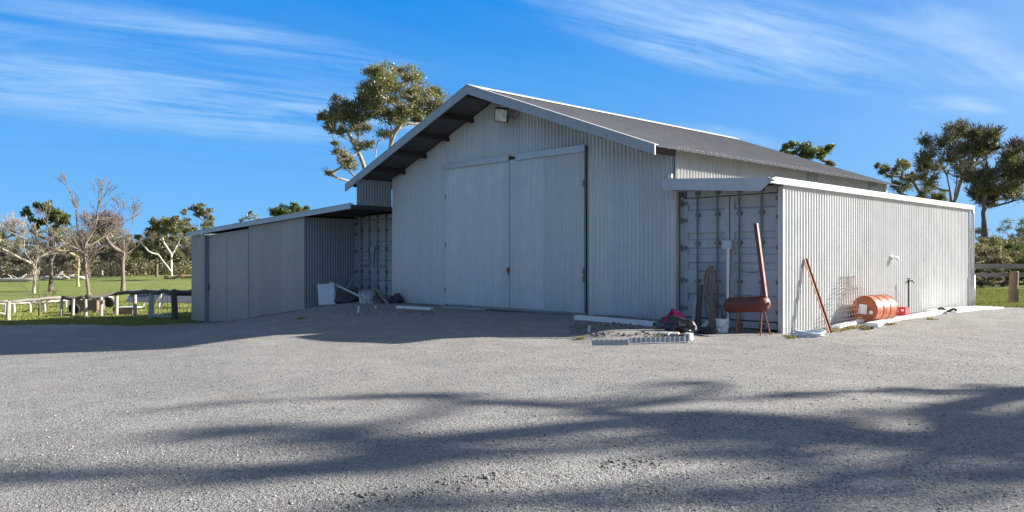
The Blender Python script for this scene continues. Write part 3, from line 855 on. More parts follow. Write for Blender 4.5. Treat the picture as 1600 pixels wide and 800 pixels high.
for px, pyt, Y in ((1188, 487, 13.5), (1158, 488, 13.85), (1204, 486, 13.82), (1150, 488, 13.55)):
    p = onY(px, pyt, Y)
    q = tc0 + ax * max(0.05, min(Lt - 0.02, (p - tc0).dot(ax)))
    sp = 0.04 if Y < 13.6 else -0.12
    MB().tube([(q.x, q.y - (0.05 if Y < 13.7 else -0.05), q.z - 0.12), (p.x, Y, hz(p.x, Y) - 0.02)], 0.016, 8).build('leg', M['rust'], stove)
# white pipe
p = onY(1138, 388, 14.30); q = onY(1137, 520, 14.05); q.z = hz(q.x, q.y)
tag(MB().tube([q, p], 0.026, 12).build('standing_pipe', M['white'], loc=q), 'thin white pipe standing upright against the right container doors', 'pipe')
# rope hung on a door handle
rp = onY(1112, 416, 14.28)
rope = MB()
for k in range(9):
    w = 0.05 + 0.15 * random.random(); l = 0.55 + 0.65 * random.random()
    x0 = (random.random() - 0.5) * 0.07; yo = (random.random() - 0.5) * 0.07
    pts = []
    for i in range(25):
        t = i / 24 * 2 * math.pi
        s = math.sin(t / 2)
        pts.append((rp.x + x0 + w * math.sin(t) * (0.35 + 0.65 * s) + 0.012 * math.sin(3 * t + k), rp.y + yo - 0.05 * s + 0.02 * math.sin(2 * t + k), rp.z + 0.02 - l * (1 - math.cos(t)) / 2))
    rope.tube(pts, 0.0115, 6)
rope.tube([(rp.x + 0.02, rp.y - 0.05, rp.z), (rp.x + 0.05, rp.y - 0.08, rp.z - 0.8), (rp.x + 0.02, rp.y - 0.1, hz(rp.x, 14.1) + 0.3), (rp.x + 0.06, rp.y - 0.16, hz(rp.x, 14.1) + 0.04), (rp.x + 0.5, rp.y - 0.4, hz(rp.x, 14.1) + 0.02)], 0.011, 6)
tag(rope.build('rope', M['rope'], loc=rp, smooth=True), 'brown rope hanging in long loops from the container door', 'rope')
# boards leaning on the container
def lean_board(name, pxb, pyb, Yb, pxt, pyt, Yt, w, th, mat, label, cat, group=None):
    b = onY(pxb, pyb, Yb); b.z = hz(b.x, b.y) + 0.0
    t = onY(pxt, pyt, Yt)
    d = (t - b); 
    return tag(MB().bar(b, t, w, th, (0, -1, 0.2)).build(name, mat, loc=b, bevel=0.004), label, cat, group)
lean_board('timber_board', 1089, 512, 13.85, 1094, 446, 14.25, 0.13, 0.045, M['wood_dark'], 'wide dark timber board leaning beside the pink tub', 'board')
lean_board('timber_board', 1083, 511, 13.80, 1087, 462, 14.1, 0.05, 0.04, M['wood_pale'], 'narrow peeling pale board left of the dark board', 'board')
lean_board('timber_board', 1112, 520, 13.75, 1113, 470, 14.15, 0.13, 0.05, M['wood_brown'], 'short brown board standing behind the hanging rope', 'board')
lean_board('timber_board', 1094, 507, 13.7, 1108, 502, 13.9, 0.10, 0.03, M['galv'], 'low grey offcut lying by the brown board', 'board')
# bucket with cables
bp = onY(1128.5, 519, 13.62); bp.z = hz(bp.x, bp.y) + 0.0
bk = thing('paint_bucket', bp, 'stained white bucket full of sticks beside the hanging rope', 'bucket')
MB().lathe(bp, (0, 0, 1), [(0.0, 0.105), (0.012, 0.112), (0.24, 0.128), (0.245, 0.136), (0.275, 0.136), (0.278, 0.125), (0.25, 0.118), (0.03, 0.10)], 28).build('bucket_body', M['white'], bk, smooth=False)
MB().tube([(bp.x - 0.135, bp.y, bp.z + 0.25), (bp.x - 0.11, bp.y - 0.09, bp.z + 0.14), (bp.x, bp.y - 0.145, bp.z + 0.10), (bp.x + 0.11, bp.y - 0.09, bp.z + 0.14), (bp.x + 0.135, bp.y, bp.z + 0.25)], 0.004, 6).build('handle', M['rod'], bk)
st = []
for k in range(7):
    ang = random.random() * 6.28; r0 = 0.06 * random.random()
    top = Vector((bp.x + 0.03 + (random.random() - 0.5) * 0.22, bp.y + 0.12 * random.random(), bp.z + 0.45 + 0.25 * random.random()))
    b0 = Vector((bp.x + r0 * math.cos(ang), bp.y + r0 * math.sin(ang), bp.z + 0.04))
    m_ = (b0 + top) / 2 + Vector(((random.random() - .5) * .06, (random.random() - .5) * .06, 0))
    s_ = MB().tube([b0, m_, top], 0.009, 6).build('stick', M['wood_grey'] if k % 2 else M['wood_dark'], loc=b0)
    tag(s_, 'thin stick standing in the white bucket', 'stick', 'sticks in the white bucket')

# lumpy soft things
def lump(name, c, s, mat, label, cat, seed=0, rough=0.25, sub=4, group=None):
    import bmesh
    bm = bmesh.new()
    bmesh.ops.create_icosphere(bm, subdivisions=sub, radius=1.0)
    r_ = random.Random(seed)
    ph = [r_.random() * 6.28 for _ in range(9)]
    for v in bm.verts:
        p = v.co
        f = 1 + rough * (math.sin(3.1 * p.x + ph[0] + 2 * math.sin(2.3 * p.y + ph[1])) + math.sin(4.2 * p.y + ph[2] + 1.5 * math.sin(3.0 * p.z + ph[3])) * 0.7 + math.sin(6.7 * p.z + 5.1 * p.x + ph[4]) * 0.5 + math.sin(11.0 * p.x - 8.0 * p.y + ph[5]) * 0.35 + math.sin(17.0 * p.z + 13.0 * p.y + ph[6]) * math.sin(15 * p.x + ph[7]) * 0.45 + math.sin(29.0 * p.x + 23 * p.z + ph[8]) * 0.15) / 2.0
        v.co = Vector((p.x * s[0] * f, p.y * s[1] * f, max(p.z * s[2] * f, -0.35 * s[2])))
    me = bpy.data.meshes.new(name); bm.to_mesh(me); bm.free()
    me.materials.append(mat)
    o = bpy.data.objects.new(name, me); C.objects.link(o)
    o.location = c
    for p in me.polygons: p.use_smooth = True
    return tag(o, label, cat, group)

p = ground(1036, 520); lump('rubbish_heap', (p.x, p.y + 0.5, p.z + 0.05), (0.26, 0.2, 0.17), M['black_bag'], 'dark heap of rubbish at the shed corner', 'rubbish heap', 3, 0.55)
rd = random.Random(91)
labs = ['grey stone block on top of the rubbish heap', 'dark brown timber chunk at the left of the rubbish heap', 'pale broken brick in front of the rubbish heap', 'brown timber chunk between the heap and pink tub', 'grey flat stone at the foot of the rubbish heap', 'black rubber scrap right of the rubbish heap', 'weathered timber stub leaning on the rubbish heap', 'brown broken tile beside the pale brick', 'dark stone at the back of the rubbish heap']
mats = ['concrete', 'wood_dark', 'concrete', 'wood_brown', 'concrete', 'black', 'wood_grey', 'rust', 'dark_rag']
cats = ['stone', 'timber chunk', 'brick', 'timber chunk', 'stone', 'rubber scrap', 'timber stub', 'tile', 'stone']
for k, (px, py, up) in enumerate(((1040, 512, 0.28), (1024, 518, 0.05), (1046, 528, 0.05), (1062, 519, 0.06), (1033, 527, 0.04), (1076, 519, 0.04), (1052, 520, 0.16), (1060, 529, 0.04), (1034, 506, 0.1))):
    q = ground(px, py)
    rot = Matrix.Rotation(rd.uniform(0, 6), 3, 'Z') @ Matrix.Rotation(rd.uniform(-.6, .6), 3, 'X')
    tag(MB().box((q.x, q.y + 0.3 if up > 0.1 else q.y + 0.12, q.z + up), (rd.uniform(.14, .26), rd.uniform(.08, .14), rd.uniform(.06, .12)), rot).build(cats[k].replace(' ', '_'), M[mats[k]], loc=q, bevel=0.012), labs[k], cats[k])
p = ground(1088, 523); lump('sack', (p.x, p.y + 0.3, p.z + 0.04), (0.22, 0.12, 0.09), M['black_bag'], 'flat black sack below the leaning boards', 'sack', 9, 0.5)
# pink tub on its side, cracked
pk = onY(1066, 506, 13.45); pk.z = hz(pk.x, pk.y) + 0.17
mb = MB(); nb = 18
V = []
for h, r in ((0, 0.11), (0.02, 0.12), (0.24, 0.15), (0.24, 0.14), (0.02, 0.105)):
    for k in range(nb):
        q = 2 * math.pi * k / nb
        V.append(Vector((r * math.cos(q), r * 0.85 * math.sin(q) + (0.02 if k % 5 == 0 else 0), h + (0.03 * math.sin(2 * q) if h > 0.2 else 0))))
mr = Matrix.Rotation(R(62), 3, 'X') @ Matrix.Rotation(R(-30), 3, 'Y')
V = [mr @ (v * 1.25) + pk for v in V]
mb.add(V, [(i * nb + k, i * nb + (k + 1) % nb, (i + 1) * nb + (k + 1) % nb, (i + 1) * nb + k) for i in range(4) for k in range(nb)] + [tuple(range(nb))[::-1], tuple(4 * nb + k for k in range(nb))])
tag(mb.build('plastic_tub', M['pink'], loc=pk), 'bright pink plastic tub lying tilted on the rubbish', 'tub')
p = onY(1056, 494, 13.6)
tag(MB().box(p, (0.10, 0.06, 0.12), Matrix.Rotation(R(25), 3, 'Y')).build('plastic_scrap', M['pink'], loc=p, bevel=0.015), 'small pink plastic scrap left of the pink tub', 'scrap')
# block with a hole
p = ground(1076, 531)
mb = MB().span(p.x - 0.06, p.x - 0.025, p.y - 0.05, p.y + 0.05, p.z - 0.01, p.z + 0.12).span(p.x + 0.025, p.x + 0.06, p.y - 0.05, p.y + 0.05, p.z - 0.01, p.z + 0.12)
mb.span(p.x - 0.025, p.x + 0.025, p.y - 0.05, p.y + 0.05, p.z - 0.01, p.z + 0.035).span(p.x - 0.025, p.x + 0.025, p.y - 0.05, p.y + 0.05, p.z + 0.085, p.z + 0.12).span(p.x - 0.025, p.x + 0.025, p.y + 0.02, p.y + 0.05, p.z + 0.035, p.z + 0.085)
tag(mb.build('concrete_block', M['white'], loc=p), 'small white block with a hole at the end of the iron sheets', 'block')
# low iron edging holding back the gravel: upright ribbed strips with a folded foot
def edging(pa, pb, hgt, label):
    a0, a1 = ground(*pa), ground(*pb)
    u = (a1 - a0); Lh = u.length; u.normalize(); nrm = Vector((u.y, -u.x, 0)).normalized()
    t = thing('iron_sheet', a0, label, 'iron sheet', 'iron edging strips on the gravel')
    V, F = corrugated(a0 - Vector((0, 0, 0.05)), a1 - Vector((0, 0, 0.05)), a0 + Vector((0, 0, hgt)) - nrm * 0.03, a1 + Vector((0, 0, hgt)) - nrm * 0.03, nrm, pitch=0.085, amp=0.0032)
    mesh_obj('sheet', V, F, M['shaded_zinc'], t, smooth=True)
    MB().bar(a0 + nrm * 0.07 + Vector((0, 0, 0.012)), a1 + nrm * 0.07 + Vector((0, 0, 0.012)), 0.05, 0.012).build('folded_foot', M['galv'], t)
edging((925, 541), (982, 540.5), 0.105, 'left upright corrugated iron strip edging the gravel by the white peg')
edging((984, 537.5), (1072, 535), 0.105, 'longer upright corrugated iron strip in front of the rubbish heap')

# white folded channel along the wall
a = ground(896, 500); b = ground(1019, 511)
mb = MB(); u = (b - a).normalized(); s_ = Vector((-u.y, u.x, 0)).normalized()
prof = [(-0.10, 0.0), (-0.10, 0.085), (0.10, 0.095), (0.10, 0.0), (0.09, 0.0), (0.09, 0.083), (-0.09, 0.073), (-0.09, 0.0)]
V = []
for e in (a, b):
    V += [e + s_ * (q[0] + 0.12) + Vector((0, 0, q[1] + 0.01)) for q in prof]
n = 8
mb.add(V, [(i, (i + 1) % n, n + (i + 1) % n, n + i) for i in range(n)] + [tuple(range(n))[::-1], tuple(range(n, 2 * n))])
tag(mb.build('metal_channel', M['white'], loc=a), 'long white folded metal channel lying below the shed front', 'channel')
def ground_plank(px0, py0, px1, py1, w, th, mat, name, label, cat, lift=0.02, group=None):
    a = ground(px0, py0); b = ground(px1, py1)
    a.z += lift; b.z += lift
    return tag(MB().bar(a, b, w, th).build(name, mat, loc=a, bevel=0.004), label, cat, group)
ground_plank(621, 482.5, 675, 485.5, 0.16, 0.07, M['white'], 'white_plank', 'short white plank on the gravel left of the sliding doors', 'plank', 0.05)
ground_plank(690, 481, 758, 485.5, 0.05, 0.03, M['galv'], 'metal_strip', 'thin pale metal strip lying below the left sliding door', 'strip', 0.03)
def peg(px, py, h, label):
    p = ground(px, py)
    tag(MB().box((p.x, p.y, p.z + h / 2 - 0.02), (0.045, 0.03, h + 0.04), Matrix.Rotation(R(4), 3, 'Y')).build('marker_peg', M['white'], loc=p, bevel=0.003), label, 'peg', 'white marker pegs')
peg(920.5, 521, 0.15, 'white peg in the gravel in front of the long channel')
peg(560, 489, 0.18, 'white peg in front of the metal tub')
peg(587, 482, 0.07, 'stubby white peg right of the metal tub')

# ------------------------------------------------------------------ clutter along the sunlit wall
# hose coil
p = ground(1260, 526); p = Vector((max(p.x, WX + 0.34), p.y, hz(p.x, p.y)))
coil = MB()
for k in range(7):
    rr = 0.27 - 0.014 * (k % 3); zz = 0.02 + 0.026 * (k // 2)
    pts = [(p.x + rr * 1.0 * math.cos(q) + 0.01 * k, p.y + rr * 1.0 * math.sin(q), p.z + zz + 0.015 * math.sin(q * 2 + k)) for q in np.linspace(0, 2 * math.pi, 33)]
    coil.tube(pts, 0.016, 8, cap=False)
tag(coil.build('hose_coil', M['pale_blue'], loc=p, smooth=True), 'coil of pale blue white hose on the ground by the corner', 'hose')
# leaning angle iron
b = onX(1297, 520, -6.98); b.z = hz(b.x, b.y)
t = onX(1257.5, 404, WX + 0.03)
mb = MB().bar(b, t, 0.085, 0.012, (1, 0, 0)).bar(b + Vector((0.0, 0.04, 0.0)), t + Vector((0.0, 0.04, 0.0)), 0.012, 0.07, (1, 0, 0))
tag(mb.build('angle_iron', M['rust'], loc=b), 'long rusty angle iron leaning on the pale ribbed wall', 'angle iron')
# reinforcing mesh
m0 = onX(1305, 514, -7.12); m1 = onX(1349, 509, -6.92)
m0.z = hz(m0.x, m0.y) + 0.02; m1.z = hz(m1.x, m1.y) + 0.02
t0 = onX(1313, 433, WX + 0.03); t1 = onX(1335, 433, WX + 0.03)
mb = MB()
nu, nv = 9, 13
def mp(u, v):
    p = m0.lerp(m1, u).lerp(t0.lerp(t1, u), v)
    p.x += 0.05 * math.sin(v * 5 + u * 3) * (1 - v) * 0.6
    return p
for i in range(nu):
    u = i / (nu - 1)
    mb.tube([mp(u, v) for v in np.linspace(0, 1.0 + 0.02 * ((i * 7) % 3), 9)], 0.0045, 5)
for j in range(nv):
    v = j / (nv - 1)
    mb.tube([mp(u, v) + Vector((0.008, 0, 0)) for u in np.linspace(-0.03, 1.03, 7)], 0.0045, 5)
tag(mb.build('wire_mesh', M['rust_dark'], loc=m0), 'rusty steel mesh panel leaning against the wall beside the drum', 'mesh panel')
# drum
dy = 17.22; dxx = -7.13; dz = hz(dxx, dy) + 0.295
dr = thing('oil_drum', (dxx, dy, dz - 0.295), 'rusty orange oil drum lying on its side against the wall', 'drum')
r = 0.288
prof = [(0.0, 0.27), (0.0, r + 0.006), (0.018, r + 0.008), (0.03, r)]
for c in (0.29, 0.59):
    prof += [(c - 0.03, r), (c - 0.012, r + 0.012), (c + 0.012, r + 0.012), (c + 0.03, r)]
prof += [(0.85, r), (0.862, r + 0.008), (0.88, r + 0.006), (0.88, 0.2)]
axd = Vector((0.10, 1, 0.0)).normalized()
c0 = Vector((dxx, dy, dz))
MB().lathe(c0, axd, prof, 40).build('drum_shell', M['drum'], dr)
e = MB().lathe(c0 - axd * 0.001 + axd * 0.0, -axd, [(-0.02, 0.27), (0.002, 0.272), (0.004, 0.262), (-0.006, 0.255), (-0.006, 0.01)], 40)
end = e.build('drum_end', M['drum_end'], dr)
side_ = axd.cross(Vector((0, 0, 1))).normalized()
MB().lathe(c0 + side_ * 0.155 + Vector((0, 0, -0.06)) + axd * 0.002, -axd, [(0, 0.04), (0.018, 0.04), (0.02, 0.03)], 18).build('bung', M['white'], end)
mlab = Matrix((side_, axd, Vector((0, 0, 1)))).transposed() @ Matrix.Rotation(R(5), 3, 'Y')
MB().box(c0 + side_ * (-0.035) + Vector((0, 0, 0.0)) - axd * 0.012, (0.19, 0.004, 0.21), mlab).build('paper_label', M['white'], end)
# red crate
cp = onX(1410, 497, -7.22); cp.z = hz(cp.x, cp.y) 
mb = MB(); w, dd, h = 0.24, 0.30, 0.20
for sx in (-1, 1):
    mb.box((cp.x + sx * w / 2, cp.y, cp.z + h / 2), (0.012, dd, h))
for sy in (-1, 1):
    yy = cp.y + sy * (dd / 2 - 0.006)
    mb.box((cp.x, yy, cp.z + 0.045), (w - 0.013, 0.012, 0.09)).box((cp.x, yy, cp.z + h - 0.02), (w - 0.013, 0.012, 0.04))
    for k in (-1, 0, 1):
        mb.box((cp.x + k * (w / 2 - 0.025), yy, cp.z + 0.125), (0.03, 0.012, 0.07))
mb.box((cp.x, cp.y, cp.z + 0.01), (w - 0.013, dd - 0.025, 0.012))
tag(mb.build('plastic_crate', M['red'], loc=cp), 'small red plastic crate beside the water tap', 'crate')
# standpipe with tap
sp = onX(1419.5, 492, -7.30); sp.z = hz(sp.x, sp.y)
tap = thing('water_tap', sp, 'dark standpipe with a garden tap in front of the pale wall', 'tap')
top = sp.z + 0.80
MB().tube([(sp.x, sp.y, sp.z - 0.02), (sp.x, sp.y, top)], 0.017, 10).build('riser_pipe', M['black'], tap)
mb = MB().tube([(sp.x, sp.y, top - 0.02), (sp.x, sp.y, top + 0.05)], 0.028, 10).tube([(sp.x, sp.y, top + 0.02), (sp.x + 0.06, sp.y + 0.08, top + 0.03), (sp.x + 0.08, sp.y + 0.12, top - 0.03)], 0.018, 8)
mb.tube([(sp.x, sp.y, top + 0.01), (sp.x - 0.03, sp.y - 0.07, top + 0.0), (sp.x - 0.03, sp.y - 0.09, top - 0.05)], 0.014, 8)
mb.build('tap_body', M['black'], tap)
MB().tube([(sp.x - 0.03, sp.y - 0.04, top + 0.075), (sp.x + 0.03, sp.y + 0.04, top + 0.075)], 0.012, 6).tube([(sp.x, sp.y, top + 0.05), (sp.x, sp.y, top + 0.075)], 0.01, 6).build('tap_handle', M['rod'], tap)
# wall lamp
wl = onX(1392, 403, WX + 0.02)
wt = thing('wall_lamp', wl, 'small white lamp on the pale ribbed wall above the drum', 'lamp')
MB().span(wl.x - 0.005, wl.x + 0.03, wl.y - 0.05, wl.y + 0.05, wl.z - 0.05, wl.z + 0.05).build('lamp_base', M['galv'], wt, bevel=0.006)
MB().lathe((wl.x + 0.03, wl.y, wl.z), (0.75, 0.45, -0.25), [(0, 0.03), (0.05, 0.05), (0.13, 0.065), (0.135, 0.055), (0.11, 0.04)], 16).build('lamp_head', M['white'], wt, smooth=True)
# white boards on the ground along the wall
def wall_board(y0, y1, xc, w, th, label, tilt=0.0, name='white_board'):
    a = Vector((xc, y0, hz(xc, y0) + 0.045)); b = Vector((xc + tilt, y1, hz(xc + tilt, y1) + 0.045))
    return tag(MB().bar(a, b, w, th).build(name, M['white'], loc=a, bevel=0.005), label, 'board')
A = onX(1302, 513, -7.25); B = onX(1346, 506, -7.25); wall_board(A.y, B.y, -7.2, 0.16, 0.06, 'short white board at the foot of the steel mesh')
A = ground(1362, 511); B = ground(1474, 489.5)
a = A.copy(); b = B.copy(); a.z += 0.05; b.z += 0.05
tag(MB().bar(a, b, 0.26, 0.075).build('white_board', M['white'], loc=a, bevel=0.005), 'long white board lying from the drum towards the tap', 'board')
A = ground(1470, 488.5); B = ground(1545, 482)
a = A.copy(); b = B.copy(); a.z += 0.04; b.z += 0.035
tag(MB().bar(a, b, 0.75, 0.05).build('white_slab', M['white'], loc=a, bevel=0.008), 'wide white slab at the far corner of the pale wall', 'slab')
A = ground(1466, 489); B = ground(1494, 491)
pts = [A + (B - A) * t + Vector((0, 0, 0.09 + 0.035 * math.sin(t * 9))) for t in np.linspace(0, 1, 12)]
tag(MB().tube(pts, 0.032, 7).build('rubber_strap', M['black'], loc=A), 'black rubber strap dropped over the white boards', 'strap')
A = ground(1358, 514.5); 
tag(MB().box((A.x, A.y, A.z + 0.035), (0.16, 0.12, 0.06), Matrix.Rotation(R(30), 3, 'Z')).build('timber_offcut', M['wood_dark'], loc=A, bevel=0.006), 'dark timber offcut under the end of the long white board', 'offcut')

# ------------------------------------------------------------------ clutter in the left recess
cb = onY(511, 478, 13.35); cb.z = hz(cb.x, cb.y)
cab = thing('steel_cabinet', cb, 'dented pale steel cabinet tilted against the ribbed return wall', 'cabinet')
rm = Matrix.Rotation(R(38), 3, 'Z') @ Matrix.Rotation(R(-4), 3, 'Y')
def CL(v): return cb + rm @ Vector(v)
MB().box(CL((0, 0.24, 0.37)), (0.62, 0.42, 0.72), rm).build('cabinet_body', M['galv'], cab, bevel=0.012)
dd_ = MB().box(CL((0, 0.015, 0.37)), (0.58, 0.025, 0.68), rm).build('cabinet_door', M['pale_blue'], cab, bevel=0.008)
MB().lathe(CL((0.22, -0.005, 0.36)), rm @ Vector((0, -1, 0)), [(0, 0.03), (0.035, 0.03), (0.04, 0.02)], 14).build('door_knob', M['white'], dd_)
def ybar(px0, py0, px1, py1, Y, r_, mat, name, label, cat, Y1=None):
    a = onY(px0, py0, Y); b = onY(px1, py1, Y1 or Y)
    return tag(MB().bar(a, b, r_, r_).build(name, mat, loc=a, bevel=0.004), label, cat)
ybar(515, 440, 563, 463, 13.6, 0.055, M['galv'], 'steel_bar', 'grey steel bar slanting down from cabinet to tub', 'bar')
ybar(532, 469, 557, 427, 13.55, 0.05, M['galv'], 'steel_bar', 'grey steel bar propped up across the slanting one', 'bar', 14.6)
tb = onY(575, 477, 13.25); tb.z = hz(tb.x, tb.y)
tub = thing('metal_tub', tb, 'battered pale metal tub with soot stains and lid', 'tub')
M['soot'] = weathered('sooty_pale_metal', (0.48, 0.50, 0.52), 0.6, 0.1, 0.2, (0.06, 0.05, 0.045), 0.5, 0.68, scale=2.2)
MB().lathe(tb, (0, 0, 1), [(0, 0.24), (0.02, 0.255), (0.34, 0.285), (0.36, 0.295), (0.37, 0.285), (0.34, 0.27), (0.05, 0.23)], 26).build('tub_body', M['soot'], tub)
MB().lathe(tb + Vector((0.02, 0.0, 0.375)), (0.06, 0.05, 1), [(0, 0.25), (0.015, 0.26), (0.03, 0.2), (0.04, 0.02)], 26).build('tub_lid', M['galv'], tub)
ybar(584, 447, 607, 475, 13.35, 0.06, M['wood_grey'], 'timber_board', 'weathered grey board leaning right of the metal tub', 'board', 13.2)
ybar(588, 452, 598, 474, 13.45, 0.09, M['wood_dark'], 'timber_board', 'dark board leaning between the tub and grey board', 'board', 13.4)
p = onY(545, 474, 13.8); lump('scrap_heap', (p.x, p.y + 0.1, hz(p.x, p.y) + 0.12), (0.55, 0.4, 0.28), M['dark_rag'], 'dark scrap heap under the crossed steel bars', 'scrap heap', 21, 0.4)
p = onY(612, 476, 13.9); lump('scrap_heap', (p.x, p.y + 0.15, hz(p.x, p.y) + 0.08), (0.3, 0.2, 0.16), M['dark_rag'], 'small dark scrap heap at the foot of the left container door', 'scrap heap', 22, 0.4)

# ------------------------------------------------------------------ trees
def skeleton_mesh(pos, par, tips, r_root, rmin, power=0.62, flare=True):
    n = len(pos)
    cnt = [0.0] * n
    ch = [[] for _ in range(n)]
    for i in range(n):
        if par[i] >= 0: ch[par[i]].append(i)
    for i in range(n - 1, -1, -1):
        cnt[i] += 0.05
        if par[i] >= 0: cnt[par[i]] += cnt[i] + (pos[i] - pos[par[i]]).length
    rad = [max(rmin, r_root * (c / cnt[0]) ** power) for c in cnt]
    V = []; F = []
    stack = [(0, None)]
    while stack:
        i, p = stack.pop()
        chain = [i]; pre = p
        while ch[chain[-1]]:
            cs = sorted(ch[chain[-1]], key=lambda k: -cnt[k])
            for k in cs[1:]: stack.append((k, chain[-1]))
            chain.append(cs[0])
        pts = [pos[k] for k in chain]; rs = [rad[k] for k in chain]
        if pre is not None:
            pts = [pos[pre]] + pts; rs = [rs[0]] + rs
        if len(pts) < 2: continue
        if pre is None and flare:
            rs[0] *= 1.25
        rs[-1] *= 0.6
        ns = 10 if rs[0] > 0.12 else (6 if rs[0] > 0.035 else 4)
        tv, tf = tube_arrays(pts, rs, ns)
        b = len(V)
        V += [tuple(v) for v in tv]; F += [tuple(k + b for k in f) for f in tf]
    return V, F

def leaf_quads(P, size, rr, droop=0.5):
    """one narrow quad per point"""
    n = len(P)
    d = rr.standard_normal((n, 3)); d[:, 2] -= droop
    d /= np.linalg.norm(d, axis=1, keepdims=True)
    s = np.cross(d, rr.standard_normal((n, 3))); s /= np.linalg.norm(s, axis=1, keepdims=True) + 1e-9
    L = size * (0.6 + 0.8 * rr.random(n))[:, None]
    w = L * 0.42
    a = P - d * L * 0.5; b = P + d * L * 0.5
    V = np.stack([a, P + s * w * 0.5, b, P - s * w * 0.5], 1).reshape(-1, 3)
    return V, np.arange(n * 4).reshape(-1, 4)

def U3(u, w, z): 
    v = u * RGT + w * FWD
    return Vector((v[0], v[1], z))

def tree(name, base, trunk, clumps, leaves, leafsize, label, cat='tree', r_root=0.25, bark='bark_grey', leaf='leaf_gum', twigs=7, seed=1, rmin=0.012, group=None, depth=0.6, bare=None, power=0.55, fluff=1.15, shell=0.35):
    """base: world point; trunk: list of (u, w, z) local points; clumps: (u, w, z, r, density)"""
    rd = random.Random(seed); rr = np.random.default_rng(seed)
    root = thing(name, base, label, cat, group)
    pos = [Vector((0, 0, -0.15))]; par = [-1]
    last = 0
    def path(start, target, steps, wob, up=0.35):
        p0 = pos[start]; L = (target - p0).length
        mid = p0.lerp(target, 0.5) + Vector((0, 0, 1)) * (-up * L * 0.25) + Vector((rd.uniform(-1, 1), rd.uniform(-1, 1), rd.uniform(-.4, .4))) * wob * L
        i = start
        for k in range(1, steps + 1):
            t = k / steps
            q = p0 * (1 - t) ** 2 + mid * 2 * t * (1 - t) + target * t * t
            q = q + Vector((rd.uniform(-1, 1), rd.uniform(-1, 1), rd.uniform(-1, 1))) * (0.025 * L if k < steps else 0)
            pos.append(q); par.append(i); i = len(pos) - 1
        return i
    stems = trunk if isinstance(trunk[0], list) else [trunk]
    for si, stem in enumerate(stems):
        i = 0
        for t in stem:
            i = path(i, U3(*t), 3, 0.05, 0)
    LP = []
    cl = sorted(clumps, key=lambda c: c[2])
    for c in cl:
        u, w, z_, r_ = c[:4]; dens = c[4] if len(c) > 4 else 1.0
        tgt = U3(u, w, z_ - r_ * 0.35)
        best, bi = 1e9, 0
        for k in range(len(pos)):
            pz = pos[k]
            dv = tgt - pz
            cost = dv.length + max(0, (pz.z - tgt.z + 0.25 * math.hypot(dv.x, dv.y))) * 1.6 + (2.0 if pz.z < 0.28 * max(cc[2] for cc in clumps) else 0)
            if cost < best: best, bi = cost, k
        e = path(bi, tgt, max(3, int(best / 0.7)), 0.10)
        nt_ = max(3, int(twigs * (0.6 + 0.6 * rd.random())))
        for k in range(nt_):
            while True:
                v = Vector((rd.uniform(-1, 1), rd.uniform(-1, 1), rd.uniform(-0.75, 1)))
                if shell < v.length < 1: break
            tip = U3(u, w, z_) + Vector((v.x * r_, v.y * r_, v.z * r_ * 0.75))
            te = path(e, tip, 3, 0.12)
            nl = int(leaves * dens * (0.5 + rd.random()))
            if nl > 0:
                g = rr.standard_normal((nl, 3)) * r_ * 0.24 * fluff
                g[:, 2] *= 0.75
                LP.append(np.array(tip)[None] + g)
    if bare:
        # bare twiggy growth: recursive forks from the end of every limb
        lv, ln, sp = bare
        kids = [False] * len(pos)
        for k in range(len(pos)):
            if par[k] >= 0: kids[par[k]] = True
        tips = [k for k in range(1, len(pos)) if not kids[k]] + [k for k in range(4, len(pos)) if rd.random() < 0.4]
        def fork(k, d, L, lev):
            for _ in range(rd.choice((2, 2, 3))):
                nd = (d + Vector((rd.gauss(0, sp), rd.gauss(0, sp), rd.gauss(0.12, sp * 0.8)))).normalized()
                e = path(k, pos[k] + nd * L * rd.uniform(0.6, 1.2), 2, 0.12)
                if lev > 1: fork(e, nd, L * 0.80, lev - 1)
        for k in tips:
            d = (pos[k] - pos[par[k]]).normalized()
            fork(k, d, ln * rd.uniform(0.6, 1.0), lv)
    bb = Vector(base)
    V, F = skeleton_mesh(pos, par, None, r_root, rmin, power)
    V = [Vector(v) + bb for v in V]
    mesh_obj('trunk', V, F, M[bark], root, smooth=True)
    if LP:
        P = np.concatenate(LP) + np.array(bb)
        V, F = leaf_quads(P, leafsize, rr)
        mesh_obj('crown', V, F, M[leaf], root)
    return root

